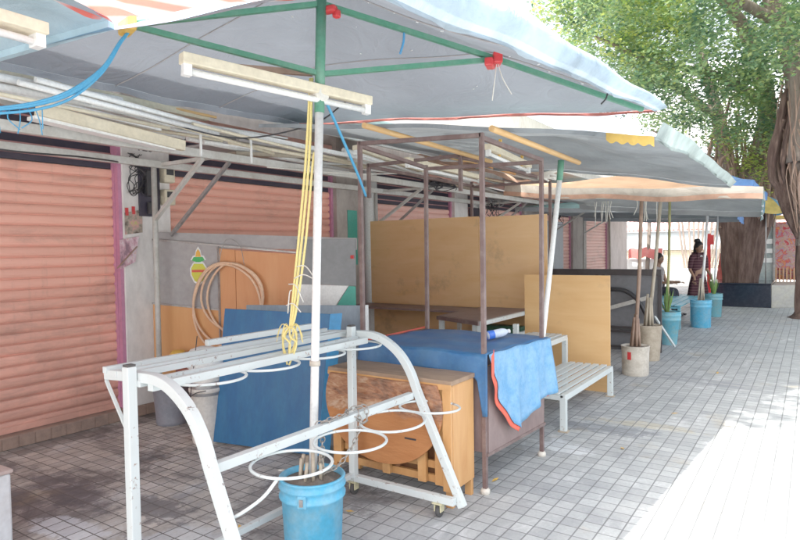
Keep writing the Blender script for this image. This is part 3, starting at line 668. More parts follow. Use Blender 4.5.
# front pole in its bucket ------------------------------------------------------
def bucket(cx, cy, r0, r1, h, m_, label, group, soil=.03, rings=True, handle=False, plate=False):
    t = thing('bucket', label, 'bucket', (cx,cy,0), group)
    prof = [(r0*.96,0),(r0,.01),(r0+(r1-r0)*.7,h*.72)]
    if rings: prof += [(r1+.006,h*.74),(r1+.008,h*.77),(r1,h*.79),(r1+.002,h*.86),(r1+.009,h*.88),(r1+.009,h*.90),(r1+.002,h*.92)]
    prof += [(r1+.004,h*.97),(r1+.008,h*.985),(r1+.004,h),(r1-.006,h),(r1-.010,h-soil)]
    build(MB().lathe((cx,cy,0), prof, 36, cap=False).lathe((cx,cy,.001), [(r0*.95,0),(.001,0)], 36, cap=False), 'shell', m_, t, fixn=True)
    def sf(u, v):
        a = 2*math.pi*u; r = (r1-.009)*v; return V((cx+r*math.cos(a), cy+r*math.sin(a), h-soil+.02*(1-v*v)+.008*math.sin(a*5+r*60)*v*(1-v)*4))
    build(MB().grid(sf, 36, 8), 'soil', 'soil', t)
    if plate:
        a = math.atan2(-cy, -cx)-.32; p = V((cx+(r1+.006)*math.cos(a), cy+(r1+.006)*math.sin(a), h*.80))
        pl = build(MB().box(p, (.014,.045,.06), a), 'handle_lug', m_, t, bevel=.004)
        build(MB().box(p+V((math.cos(a)*.01,math.sin(a)*.01,0)), (.008,.018,.034), a), 'lug_clip', 'steel', pl)
    return t
GB = 'buckets holding canopy poles'
bucket(-2.062, 2.245, .140, .158, .385, 'bluebucket', 'bright blue bucket of cement holding the tall front pole', GB, plate=True)
fp = thing('canopy_pole', 'tall white pole with green upper part standing in the front blue bucket', 'pole', (-2.062,2.245,.36))
def pp(z): return lerp((-2.075,2.245,.0), (-1.972,2.28,2.72), z/2.72)
build(MB().tube([pp(.36), pp(1.0), pp(2.19)], .0205, 14), 'tube', 'white', fp)
build(MB().tube([pp(2.17), pp(2.72)], .025, 14), 'sleeve', 'green', fp)
build(MB().tube([pp(.93), pp(.955)], .027, 12), 'collar', 'dirtywhite', fp)
q = MB()
for k in range(9):
    a = k*.7; q.tube([(-2.066+.06*math.cos(a), 2.245+.06*math.sin(a), .36), (-2.06+.05*math.cos(a)+random.uniform(-.01,.01), 2.245+.05*math.sin(a), .43+.08*random.random())], .009, 6)
build(q, 'stake', 'dirtycream', fp)
# ropes tied on the pole
yr = thing('yellow_rope', 'yellow rope looped down from the front pole and knotted at the rack', 'rope', (-2.2,2.28,.95))
for k, (ax, bx_) in enumerate(((0,0),(.022,.018),(.05,.012))):
    tp = (-2.035+ax*.6, 2.26, 2.34 if k < 2 else 1.95)
    build(MB().tube(curve([tp, (-2.085+ax, 2.27, 1.95), (-2.15+ax, 2.275, 1.55), (-2.215+ax*.6, 2.28, 1.18), (-2.232, 2.285, 1.10)], 8), .0065, 6), 'strand', 'yrope', yr)
q = MB()
for k in range(7):
    a = k*1.1; q.tube(curve([(-2.232,2.285,1.11), (-2.232+.035*math.cos(a),2.285+.035*math.sin(a),1.09+.03*math.sin(k)), (-2.238+.045*math.cos(a+1),2.285+.03*math.sin(a+1),1.02), (-2.25+.01*math.cos(a),2.285,.95-.02*(k%3))], 6), .005, 6)
for k in range(16):
    a = k*.9; q.tube(curve([(-2.232,2.285,1.10), (-2.232+.05*math.cos(a),2.285+.03*math.sin(a),1.12), (-2.232+.09*math.cos(a),2.285+.04*math.sin(a),1.07-.05*random.random())], 4), .0018, 4)
build(q, 'knot', 'yrope', yr)
q = MB()
for k, (z, dx, dz) in enumerate(((1.42,.12,-.06),(1.36,.13,.0),(1.30,-.03,-.12),(1.33,.10,-.09),(1.22,.10,-.03))):
    p0 = V((-2.16-.02*k,2.27,z)); q.tube(curve([p0, p0+V((dx*.5,.0,dz*.3+.02)), p0+V((dx,0,dz))], 5), .003, 5)
build(q, 'loose_end', 'wrope', yr)
build(MB().tube(curve([(-1.98,2.30,2.24),(-2.0,2.42,2.12),(-2.1,2.7,1.93),(-2.2,2.91,1.82)], 8), .008, 6), 'blue_ribbon', 'brope', label='blue ribbon trailing from the front pole behind the yellow rope', cat='ribbon')
br = thing('blue_rope', 'thick blue rope sagging from the canopy joint to the left edge', 'rope', (-2.5,1.3,2.0))
q = MB()
for k in range(6):
    o = V((0, random.uniform(-.008,.008), random.uniform(-.014,.014)))
    q.tube(curve([V((-2.50,1.62,2.50)), V((-2.52,1.57,2.42))+o*.5, V((-2.54,1.50,2.29))+o, V((-2.56,1.38,2.17))+o*1.6, V((-2.6,1.26,2.105))+o*1.4, V((-2.68,1.12,2.07))+o, V((-2.8,.95,2.06))+o], 8), .006, 6)
build(q, 'strand', 'brope', br)
q = MB()
for k in range(7):
    p0 = V((-2.6-.02*k, 1.27-.02*k, 2.10)); q.tube(curve([p0, p0+V((0,.02*math.sin(k),-.05)), p0+V((0,.03*math.sin(k*2),-.09-.02*(k%2)))], 4), .0025, 4)
build(q, 'frayed_end', 'brope', br)

# fluorescent battens
def lamp(a, b, label, w_=.055, cap='white'):
    a, b = V(a), V(b); d = (b-a).normalized(); up = V((0,0,1))
    t = thing('fluorescent_lamp', label, 'lamp', (a+b)/2, 'fluorescent lamps hung under the canopies')
    build(MB().bar(a, b, w_, .045), 'housing', 'cream', t, bevel=.004)
    build(MB().tube([a+d*.04-up*.05, b-d*.04-up*.05], .014, 10), 'tube', 'white', t)
    build(MB().bar(a+d*.005-up*.045, a+d*.04-up*.045, w_*.6, .05), 'lamp_holder', 'white', t)
    build(MB().bar(b-d*.04-up*.045, b-d*.005-up*.045, w_*.6, .05), 'lamp_holder', 'white', t)
    return t
lamp((-2.17,1.62,2.305), (-1.90,2.56,2.265), 'long cream fluorescent lamp tied across the front pole')
lamp((-2.40,.55,2.35), (-2.43,1.20,2.35), 'cream fluorescent lamp cut off by the upper left edge', .09)
lamp((-2.05,4.25,2.27), (-2.12,5.25,2.235), 'white fluorescent lamp hanging by yellow strings from the orange pole')
lamp((-3.6,4.6,2.47), (-3.75,6.1,2.40), 'white fluorescent lamp behind the left post of the brown frame')
lamp((-3.05,4.65,2.31), (-3.08,6.2,2.29), 'white fluorescent lamp ending beside the tall brown post')
build(MB().bar((-2.07,4.50,2.22), (-2.055,4.50,2.36), .02), 'yellow_string', 'yellow', label='yellow string at the near end of the white lamp by the tall post', cat='string')
build(MB().bar((-2.115,5.05,2.19), (-2.10,5.05,2.33), .02), 'yellow_string', 'yellow', label='yellow string at the far end of the white lamp by the tall post', cat='string')
q = MB().tube([pp(2.255)+V((-.03,0,0)), pp(2.255)+V((.03,0,0))], .035, 10); build(q, 'string_tie', 'wrope', label='white string binding the cream lamp to the front pole', cat='string')
# orange timber under the second canopy
build(MB().tube([(-1.62,3.42,2.225), (-1.62,5.1,2.20)], .02, 10), 'timber_pole', 'polewood', label='orange timber pole under the second canopy reaching past the right posts', cat='pole')
build(MB().tube([(-2.5,3.3,2.335), (-2.52,5.3,2.315)], .02, 10), 'timber_pole', 'polewood', label='orange timber pole passing behind the tall brown post', cat='pole')
def ocf(u, v): return V((-3.35+.25*v+.03*math.sin(u*20), 5.3+2.7*u, 2.46-.12*v-.03*math.sin(u*9)+.03*math.sin(v*7+u*5)))
build(MB().grid(ocf, 30, 6), 'orange_tarp', 'valo', label='crumpled orange tarp stuffed under the canopy behind the brown frame', cat='tarp', fixn=False)

# ------------------------------------------------------------------ plant rack
rk = thing('plant_rack', 'white steel plant rack on casters with two rows of hoops', 'plant rack', (-2.1,2.2,0))
YN, YF = 1.445, 2.905
def endframe(y):
    q = MB().bar((-2.325,y,.085), (-2.325,y,1.035), .042, .042, up=(0,1,0)); build(q, 'upright', 'cartw', rk, bevel=.004)
    build(MB().box((-2.325,y,1.038), (.036,.036,.012)), 'end_cap', 'rubber', rk)
    prof = [(-2.56,.975),(-2.33,.985),(-2.20,.985),(-2.10,.955),(-2.00,.885),(-1.93,.79),(-1.885,.685),(-1.80,.50),(-1.70,.29),(-1.60,.06)]
    cv = curve([(x, y+.046, z) for x, z in prof[1:7]], 5); cv = [V((-2.56,y+.046,.972))] + cv + [V((-1.80,y+.046,.50)), V((-1.595,y+.046,.068))]
    q = MB(); n = len(cv); vs = []
    for i, p in enumerate(cv):
        d = (cv[min(i+1,n-1)]-cv[max(i-1,0)]).normalized(); nx = V((0,1,0)).cross(d).normalized()
        for a, b in ((-1,-1),(1,-1),(1,1),(-1,1)): vs.append(p + nx*a*.021 + V((0,1,0))*b*.021)
    q.add(vs, [(i*4+k, i*4+(k+1)%4, (i+1)*4+(k+1)%4, (i+1)*4+k) for i in range(n-1) for k in range(4)] + [(3,2,1,0), tuple((n-1)*4+k for k in range(4))])
    build(q, 'curved_leg', 'cartw', rk, bevel=.003)
    build(MB().bar((-2.345,y+.002,.105), (-1.62,y+.002,.105), .040), 'base_rail', 'cartw', rk, bevel=.003)
    for x in (-2.325, -1.72):
        cs = build(MB().box((x,y,.082), (.06,.06,.006)).b2((x-.022,y-.02,.035),(x-.016,y+.02,.08)).b2((x+.016,y-.02,.035),(x+.022,y+.02,.08)), 'caster', 'castyel', rk)
        w_ = MB(); pr = [(-.012,.02),(-.012,.034),(.012,.034),(.012,.02)]; ring = []
        n_ = 20; vs = []
        for dx, r in [(-.013,.0),(-.013,.030),(-.009,.036),(.009,.036),(.013,.030),(.013,.0)]:
            for k in range(n_): vs.append((x+dx, y+.005+r*math.cos(2*math.pi*k/n_), .037+r*math.sin(2*math.pi*k/n_)))
        w_.add(vs, [(i*n_+k, i*n_+(k+1)%n_, (i+1)*n_+(k+1)%n_, (i+1)*n_+k) for i in range(5) for k in range(n_)])
        build(w_, 'wheel', 'rubber', cs)
endframe(YN); endframe(YF)
for x, z in ((-2.545,.995), (-2.47,.985), (-2.395,.985), (-2.30,.962)): build(MB().bar((x,YN+.02,z), (x,YF+.02,z), .028), 'top_rail', 'cartw', rk, bevel=.002)
build(MB().bar((-2.23,YN+.03,.955), (-2.23,YF+.02,.955), .035), 'top_rail', 'cartw', rk, bevel=.002)
build(MB().bar((-1.915,YN+.06,.665), (-1.915,YF+.03,.655), .038), 'lower_rail', 'cartw', rk, bevel=.002)
build(MB().bar((-2.325,YN+.02,.125), (-2.325,YF-.02,.125), .03), 'lower_rail', 'cartw', rk, bevel=.002)
build(MB().bar((-2.55,YN+.03,.95), (-2.335,YN+.0,.74), .012), 'strut', 'cartw', rk)
def hoop(cx, cy, z, r=.166, tilt=0):
    return [(cx+r*math.cos(2*math.pi*k/36), cy+r*math.sin(2*math.pi*k/36), z+tilt*math.sin(2*math.pi*k/36)) for k in range(36)]
for cy in (1.79, 2.14, 2.50, 2.84): build(MB().tube(hoop(-2.26,cy,.935), .0065, 8, True), 'hoop', 'cartw', rk)
for cy, dx, tl in ((1.80,0,0),(2.16,.02,0),(2.53,.0,.01),(2.86,.02,-.01)): build(MB().tube(hoop(-1.765+dx,cy,.628,tilt=tl), .0065, 8, True), 'hoop', 'cartw', rk)
build(MB().tube(curve([(-1.70,1.66,.625),(-1.73,1.60,.56),(-1.80,1.53,.50),(-1.83,1.50,.50)], 6), .007, 8), 'hook_rod', 'cartw', rk)
build(MB().bar((-2.60,2.05,1.03), (-2.50,2.75,1.045), .03), 'loose_tube', 'cartw', label='short loose square steel tube with open end on top of the rack', cat='tube', bevel=.002)
# chain on the lower rail
ch = thing('chain', 'rusty steel chain looped over the lower rail down to the blue bucket', 'chain', (-1.95,2.4,.35))
def links(path, name):
    q = MB(); d = [0]; 
    for a, b in zip(path, path[1:]): d.append(d[-1]+(b-a).length)
    n = int(d[-1]/.028); 
    for k in range(n):
        s = (k+.5)/n*d[-1]; i = max(j for j in range(len(d)-1) if d[j] <= s); t = (s-d[i])/(d[i+1]-d[i]+1e-9)
        p = path[i].lerp(path[i+1], t); T = (path[i+1]-path[i]).normalized(); u = T.orthogonal().normalized(); v = T.cross(u)
        w_ = u if k % 2 else v
        pts = [p + T*.019*math.cos(a)*1.0 + w_*.0105*math.sin(a) for a in [2*math.pi*m/10 for m in range(10)]]
        q.tube(pts, .0032, 5, True)
    build(q, name, 'chain', ch)
links(curve([(-1.90,2.20,.69),(-1.93,2.18,.60),(-1.97,2.22,.50),(-2.02,2.26,.42),(-1.98,2.33,.40)], 10), 'hanging_loop')
links(curve([(-1.90,2.42,.69),(-1.88,2.40,.62),(-1.90,2.38,.53),(-1.95,2.32,.43),(-2.02,2.26,.39)], 10), 'hanging_loop')
links(curve([(-1.935,2.14,.68),(-1.90,2.2,.695),(-1.885,2.3,.70),(-1.93,2.38,.695),(-1.89,2.46,.70),(-1.87,2.44,.63),(-1.90,2.38,.66)], 10), 'wrapped_loop')

# ------------------------------------------------------------------ folding table in front of the blue stall
ft = thing('folding_table', 'closed wooden drop leaf table with peeling burnt looking veneer', 'table', (-2.15,3.16,0))
x0, x1, ya, yb, H = -2.60, -1.70, 3.02, 3.31, .745
build(MB().b2((x0-.01,ya-.01,H-.028), (x1+.01,yb+.01,H)), 'top', 'fttop', ft, bevel=.005)
for x in (x0, x1-.03): build(MB().b2((x,ya+.02,.10), (x+.03,yb-.01,H-.029)), 'side_panel', 'ftwood', ft, bevel=.003)
for x in (x0+.0, x1-.05):
    for y in (ya+.015, yb-.045): build(MB().b2((x,y,0), (x+.045,y+.03,.10)), 'leg', 'ftwood', ft, bevel=.002)
build(MB().b2((x0+.031,ya+.13,.12), (x1-.031,ya+.14,H-.04)), 'inner_board', 'darkwood', ft)
for z in (.115,.20): build(MB().b2((x0+.031,ya+.05,z), (x1-.031,ya+.075,z+.045)), 'crossbar', 'ftwood', ft, bevel=.002)
for x in (x0+.02, x0+.40, x0+.66, x0+.78): build(MB().b2((x,ya+.012,.12), (x+.055,ya+.04,H-.04)), 'gate_leg', 'ftwood', ft, bevel=.002)
build(MB().bar((x0+.47,ya+.07,.15), (x0+.70,ya+.07,.42), .03, .025), 'brace', 'darkwood', ft)
q = MB()
for k in range(40):
    xx_ = x0-.008+k*.0229; q.b2((xx_,ya-.013,H-.045-.012*random.random()), (xx_+.0235,ya-.0105,H-.022))
build(q, 'torn_edge_strip', 'ftwood', ft)
# rounded leaf hanging in front
pts = []; n = 34; mx_ = (x0+x1)/2-.03
for k in range(n+1):
    a = math.pi*(-.06+1.12*k/n); pts.append((mx_-.435*math.cos(a), ya-.012, .56-.365*math.sin(a)))
pts = [(mx_-.40,ya-.012,H-.032)] + pts + [(mx_+.40,ya-.012,H-.032)]
build(MB().slab(pts, .018, (0,-1,0)), 'drop_leaf', 'burnt', ft, bevel=.003)
build(MB().b2((x1-.30,ya-.034,.375), (x1-.22,ya-.0305,.385)), 'latch_slot', 'black', ft)
build(MB().b2((x1-.055,ya-.008,.10), (x1+.002,ya+.012,H-.03)), 'corner_post', 'ftwood', ft, bevel=.003)
back = [(x1+.004, yb-.02, H-.06)] + [(x1+.004, yb-.02+.05*math.sin(math.pi*k/10), H-.06-.45*k/10) for k in range(1,10)] + [(x1+.004, yb-.02, H-.51)]
build(MB().b2((x0,yb+.002,.16), (x1-.02,yb+.02,H-.03)), 'rear_leaf', 'ftwood', ft, bevel=.004)

# ------------------------------------------------------------------ brown frame stall with blue tarp
st = thing('stall_frame', 'dark brown steel frame stall with solid front panel and counter', 'stall', (-2.1,3.75,0))
FX0, FX1, FY0, FY1 = -2.565, -1.645, 3.335, 4.20
for (x, y, h_) in ((FX0,FY0,2.24), (FX1,FY0,2.19), (-1.60,FY1-.04,2.13), (-2.58,FY1,2.17)):
    build(MB().bar((x,y,.03), (x+(.012 if y > 4 else 0),y,h_), .027, .027, up=(0,1,0)), 'post', 'brownp', st, bevel=.002)
    build(MB().lathe((x,y,0), [(.03,0),(.03,.022),(.022,.035)], 12), 'foot', 'shoe', st)
for a, b in (((FX0,FY0,2.225),(FX1,FY0,2.175)), ((FX1,FY0,2.16),(-1.59,FY1-.04,2.115)), ((FX0,FY0,2.21),(-2.57,FY1,2.15)), ((-2.57,FY1,2.14),(-1.59,FY1-.04,2.10))):
    build(MB().bar(a, b, .027), 'top_bar', 'brownp', st, bevel=.002)
build(MB().b2((FX0,FY0-.006,.78), (FX1,FY1,.835)), 'counter', 'brownpanel', st)
build(MB().slab([(FX1+.008,FY0+.017,.245),(-1.588,FY1-.06,.245),(-1.588,FY1-.06,.78),(FX1+.008,FY0+.017,.78)], .012), 'side_panel', 'brownpanel', st)
build(MB().b2((FX0,FY0+.018,.245), (FX1-.016,FY0+.028,.78)), 'front_panel', 'brownpanel', st)
for y, z in ((FY0-.0,.78),): build(MB().bar((FX1+.012,FY0,.24), (-1.58,FY1-.04,.24), .02), 'lower_bar', 'brownp', st)
for x, y, z0 in ((-1.87,3.35,1.99),): pass
# second brown frame behind
sf2 = thing('stall_frame', 'second brown steel frame top further back with short hanging posts', 'stall frame', (-3.0,5.2,0))
for x, y in ((-3.55,4.75),(-3.55,6.9),(-2.55,6.95),(-2.55,4.75)):
    build(MB().bar((x,y,2.0 if y < 6 else 1.3), (x,y,2.33), .03, .03, up=(0,1,0)), 'post', 'brownp', sf2)
for a, b in (((-3.55,4.75,2.31),(-2.55,4.75,2.31)), ((-2.55,4.75,2.30),(-2.55,6.95,2.28)), ((-3.55,4.75,2.30),(-3.55,6.95,2.28)), ((-3.55,6.95,2.27),(-2.55,6.95,2.27))):
    build(MB().bar(a, b, .03), 'top_bar', 'brownp', sf2)
# tarp: top sheet draping down the front and the right side
tp = thing('tarp', 'blue tarp with red hem draped over the brown counter', 'tarp', (-2.1,3.75,.84))
def ttop(u, v):
    x = FX0-.02 + (FX1+.035-FX0+.02+.055*v)*u; y = FY0-.02+(FY1-FY0+.02)*v
    return V((x, y, .858+.005*math.sin(u*13+v*4)+.004*math.sin(v*19)))
build(MB().grid(ttop, 24, 20), 'top_sheet', 'bluetarp', tp, fixn=False, solid=.003)
def tfront(u, v):
    p = ttop(u, 0); dr = .13+.012*math.sin(u*9) + (.24*min(1,max(0,(u-.93)/.035)) if u > .93 else 0)
    return p + V((0, -.006-.014*v*math.sin(u*24)*.5-.012*v, -dr*v))
build(MB().grid(tfront, 60, 8), 'front_drape', 'bluetarp', tp, fixn=False, solid=.003)
def tside(u, v): # light worn flap on the walkway side, its lower edge slants
    p = ttop(1, u); lo = .46 if u > .25 else .46; 
    dr = [(.0,.12),(.12,.30),(.28,.47),(.36,.52),(.44,.51),(.62,.44),(.80,.40),(1,.385)]
    for (a, x), (b, y) in zip(dr, dr[1:]):
        if a <= u <= b: D = x+(y-x)*(u-a)/(b-a); break
    return p + V((.008+.03*v+.016*math.sin(u*19+v*2)*v**.7+.008*math.sin(u*41)*v, .05*v*(u-.2), -D*v))
build(MB().grid(tside, 36, 16), 'side_flap', 'lightbluetarp', tp, fixn=False, solid=.003)
def tred(u, v):
    if v < .3: p = tside(0, 1) + V((0,0,.155*(1-v/.3)))
    else: p = tside(.40*(v-.3)/.7, 1)
    return p + V((-.006, -.036*u*(1 if v > .06 else .2), -.016*u*(v > .3)))
build(MB().grid(tred, 3, 30), 'red_lining', 'redcloth', tp, fixn=False, solid=.002)
build(MB().grid(lambda u, v: V((-1.572-.0*u+.02*v, FY1-.06+.05*u, .80-.36*v)), 2, 6), 'red_lining', 'redcloth', tp, fixn=False, solid=.002)
build(MB().bar((FX0-.02,FY0-.01,.868), (FX0-.03,FY1,.868), .012, .010), 'red_hem', 'redcloth', tp)
bt = thing('water_bottle', 'small clear plastic bottle with blue cap and label lying on the tarp', 'bottle', (-1.82,3.93,.89))
def rotpts(prof, c, axis, n=16):
    c = V(c); ax = V(axis).normalized(); u = ax.orthogonal().normalized(); v = ax.cross(u); vs = []
    for r, t in prof:
        for k in range(n): vs.append(c+ax*t+(u*math.cos(2*math.pi*k/n)+v*math.sin(2*math.pi*k/n))*r)
    q = MB(); q.add(vs, [(i*n+k, i*n+(k+1)%n, (i+1)*n+(k+1)%n, (i+1)*n+k) for i in range(len(prof)-1) for k in range(n)], True); return q
axb = (.55,.8,.12); cb = V((-1.86,3.83,.893))
build(rotpts([(.001,0),(.026,.002),(.030,.012),(.030,.05),(.028,.055),(.030,.06),(.030,.12),(.022,.145),(.012,.158),(.012,.165)], cb, axb), 'body', mat('bottle_plastic', (.62,.72,.86), .15, (.8,.85,.9), .4, 20, bmp=0), bt)
build(rotpts([(.0305,.0),(.031,.002),(.031,.045),(.0305,.047)], cb+V(axb).normalized()*.0, axb), 'label_band', mat('bottle_blue', (.03,.15,.70), .3, (.2,.3,.8), .3, 20, bmp=0), bt)
build(rotpts([(.014,0),(.014,.018),(.001,.019)], cb+V(axb).normalized()*.160, axb), 'cap', 'white', bt)

# ------------------------------------------------------------------ leaning boards at the back left
bb_ = thing('blue_board', 'big deep blue board leaning behind the rack', 'board', (-3.4,3.2,0))
P = [V((-3.87,3.09,.02)), V((-2.95,3.27,.02)), V((-2.95,3.44,1.03)), V((-3.88,3.245,1.05))]
build(MB().slab(P, .035, (0,1,0)), 'face', 'blueboard', bb_, bevel=.003)
nn_ = (P[1]-P[0]).cross(P[2]-P[0]).normalized()
build(MB().slab([P[1]+V((.001,0,0)), P[1]+V((.04,.09,0)), P[2]+V((.04,.09,0)), P[2]+V((.001,0,0))], .004, (1,0,0)), 'edge', 'blueedge', bb_)
build(MB().slab([(-3.86,3.42,.55),(-3.02,3.93,.42),(-3.02,3.97,1.045),(-3.86,3.45,1.06)], .05, (0,1,0)), 'partition_board', 'greyblue', label='grey blue panel with white edge standing behind the blue board', cat='panel', bevel=.004)
build(MB().b2((-3.022,3.91,.40), (-3.002,3.98,1.05)), 'white_post', 'white', label='slim white post at the right end of the grey blue panel', cat='post')
build(MB().b2((-3.85,3.50,0), (-3.05,3.95,.41)), 'crate', 'greypanel', label='low grey crate hidden behind the leaning blue board', cat='crate')
# stall partition: grey and orange boards in a thin metal frame
pt = thing('partition', 'stall partition of grey and orange boards in thin metal frames', 'partition', (-4.2,3.85,0))
A_, B_ = V((-5.109,3.477,0)), V((-3.279,4.2,0)); dn = (B_-A_).normalized(); nn = V((dn.y,-dn.x,0))
def pl(x, z, off=0):  # x along the world X axis on that plane
    t = (x-A_.x)/(B_.x-A_.x); p = A_+(B_-A_)*t; return V((p.x, p.y, z)) + nn*off
build(MB().slab([pl(-5.109,1.55), pl(-3.279,1.50), pl(-3.279,1.603), pl(-5.109,1.696)], .012, nn), 'top_strip', 'greypanel', pt)
build(MB().slab([pl(-5.11,1.03,.02), pl(-4.50,.975,.02), pl(-4.493,1.55,.02), pl(-5.11,1.62,.02)], .012, nn), 'grey_board', 'greypanel', pt)
build(MB().slab([pl(-5.13,.30,.02), pl(-4.49,.30,.02), pl(-4.50,.972,.02), pl(-5.13,1.028,.02)], .012, nn), 'orange_board', 'orangeply2', pt)
build(MB().slab([pl(-4.485,.40,.022), pl(-4.34,.40,.022), pl(-4.34,1.515,.022), pl(-4.485,1.532,.022)], .012, nn), 'orange_door', 'orangeply', pt)
build(MB().slab([pl(-4.335,.40,.022), pl(-3.80,.40,.022), pl(-3.80,1.47,.022), pl(-4.335,1.513,.022)], .012, nn), 'orange_door', 'orangeply', pt)
for a, b in ((pl(-5.11,1.625,.04),pl(-3.72,1.478,.04)), (pl(-5.13,1.030,.04),pl(-4.49,.975,.04)), (pl(-4.49,.3,.04),pl(-4.49,1.545,.04))):
    build(MB().bar(a, b, .016), 'frame_bar', 'steel', pt)
build(MB().slab([pl(-3.79,1.205,.022), pl(-3.285,1.19,.022), pl(-3.285,1.595,.022), pl(-3.79,1.60,.022)], .014, nn), 'slate_board', 'slate', pt)
build(MB().slab([pl(-3.79,.98,.04), pl(-3.48,.98,.04), pl(-3.345,1.19,.04), pl(-3.79,1.205,.04)], .010, nn), 'white_board', 'white', pt)
build(MB().slab([pl(-3.47,.98,.039), pl(-3.285,.98,.039), pl(-3.285,1.185,.039), pl(-3.34,1.188,.039)], .010, nn), 'green_board', 'teal', pt)
build(MB().box(pl(-3.31,1.44,.045), (.03,.012,.03)), 'red_button', 'red', pt)
# sticker: bell-shaped fruit drink shape in yellow and green
sk = thing('sticker', 'yellow and green sticker with white rim on the grey board', 'sticker', pl(-4.68,1.21,.04))
def outline(s):
    o = [(0,-.155),(.045,-.13),(.075,-.07),(.078,-.01),(.05,.035),(.03,.05),(.07,.06),(.05,.095),(.03,.10),(.022,.14),(0,.175)]
    o = o + [(-x, z) for x, z in reversed(o[1:-1])]
    return [(x*s, z*s) for x, z in o]
def stick(pts, off, m_, name):
    c = pl(-4.68,1.365); q = MB(); q.slab([c+dn*x+V((0,0,z))+nn*off for x, z in pts], .0015, nn); build(q, name, m_, sk)
stick([(x*1.12, z*1.08) for x, z in outline(1)], .034, 'white', 'rim')
stick([(0,-.15),(.042,-.125),(.07,-.07),(.072,-.01),(.045,.03),(-.045,.03),(-.072,-.01),(-.07,-.07),(-.042,-.125)], .037, mat('sticker_lime', (.62,.66,.06), .5, (.75,.5,.05), .7, 30, bmp=0), 'body')
stick([(.065,.062),(.045,.092),(-.045,.092),(-.065,.062),(-.02,.045),(.02,.045)], .037, mat('sticker_green', (.04,.42,.10), .5, (.1,.5,.1), .3, 30, bmp=0), 'leaf')
stick([(.028,.094),(.02,.135),(0,.165),(-.02,.135),(-.028,.094)], .037, mat('sticker_orange', (.85,.42,.05), .5, (.8,.6,.1), .5, 30, bmp=0), 'cap')
stick([(-.066,-.025),(.066,-.025),(.066,-.048),(-.066,-.048)], .0395, M['redcloth'], 'band')
# coiled hose hanging on the partition
hs = thing('hose_coil', 'loose coil of orange hose hanging on a wire against the boards', 'hose', pl(-4.4,.65,.08))
q = MB()
for (cx_, cz_, rx, rz, ph) in ((-4.40,1.03,.34,.385,.0), (-4.36,1.10,.30,.31,.5), (-4.41,.98,.33,.42,.3), (-4.33,1.08,.27,.325,1.0)):
    q.tube([pl(cx_+rx*.93*math.cos(a)+.012*math.sin(3*a+ph), cz_+rz*math.sin(a)+.012*math.cos(2*a+ph), .075+.015*math.sin(a+ph)) for a in [2*math.pi*k/40 for k in range(40)]], .0105, 8, True)
build(q, 'hose', 'hose', hs)
build(MB().tube(curve([pl(-4.47,1.40,.07), pl(-4.44,1.55,.06), pl(-4.38,1.62,.06), pl(-4.28,1.55,.06), pl(-4.24,1.38,.07)], 8), .003, 5), 'wire', 'steel', hs)
# buckets and white sack at the back
gb = thing('trash_bucket', 'dark grey ribbed bucket standing beside the white pillar', 'bucket', (-4.68,3.30,0))
q = MB().lathe((-4.68,3.30,0), [(.125,0),(.135,.02),(.13,.03),(.155,.36),(.165,.37),(.165,.40),(.155,.40)], 30, cap=False); q.lathe((-4.68,3.30,.30), [(.145,0),(.001,.01)], 30, cap=False)
build(q, 'shell', mat('grey_plastic', (.20,.21,.25), .5, (.3,.3,.33), .5, 6), gb)
bxr = thing('storage_crate', 'worn red brown crate with items behind the grey bucket', 'crate', (-4.55,3.42,.40))
build(MB().b2((-4.84,3.46,0), (-4.18,3.66,.55)), 'box', mat('red_brown_crate', (.30,.09,.06), .6, (.15,.08,.06), .6, 6), bxr, bevel=.01)
q = MB().lathe((-4.76,3.44,.55), [(.001,.07),(.05,.065),(.08,.03),(.07,.0)], 14); q.lathe((-4.64,3.50,.55), [(.001,.05),(.04,.045),(.06,.02),(.05,.0)], 14)
build(q, 'yellow_bag', 'yellow', label='crumpled yellow bag lying on the red brown crate', cat='bag')
ws = thing('white_pail', 'stack of dirty white pails with white cover behind the hoops', 'pail', (-3.98,3.12,0))
build(MB().lathe((-3.98,3.12,0), [(.105,0),(.11,.02),(.12,.40),(.13,.41),(.13,.43),(.12,.44),(.125,.66),(.13,.67)], 28, cap=False), 'pail', mat('pail_white', (.74,.71,.66), .5, (.5,.43,.35), .6, 7), ws)
build(MB().lathe((-3.98,3.12,.66), [(.14,-.06),(.15,-.02),(.145,.03),(.11,.075),(.05,.095),(.001,.10)], 28, cap=False), 'cover', 'white', ws)
build(MB().lathe((-3.98,3.12,.38), [(.121,0),(.124,.01),(.124,.10),(.121,.11)], 28, cap=False), 'metal_band', 'steel', ws)
build(MB().tube(curve([(-3.90,2.99,.86),(-3.93,2.97,.6),(-3.98,2.96,.3)], 6), .004, 5).tube(curve([(-4.05,2.98,.33),(-3.9,2.95,.42),(-3.80,2.98,.45)], 6), .004, 5), 'bent_wire', 'black', label='thin black wire bent in front of the white pails', cat='wire')
fb = thing('foam_box', 'white foam box cut off by the lower left edge', 'box', (-3.55,1.2,0))
fr = V((-3.395,1.443,0))
q = MB().slab([fr+V((0,0,.0)), fr+V((-.55,-.02,0)), fr+V((-.50,-.42,0)), fr+V((.03,-.40,0))], .385, (0,0,1)); build(q, 'body', 'foam', fb, bevel=.012)
q = MB().slab([fr+V((.008,.008,.386)), fr+V((-.56,-.012,.386)), fr+V((-.51,-.43,.386)), fr+V((.038,-.41,.386))], .02, (0,0,1)); build(q, 'lid', mat('lid_pinkish', (.52,.40,.37), .6, (.4,.3,.26), .5, 5), fb, bevel=.006)

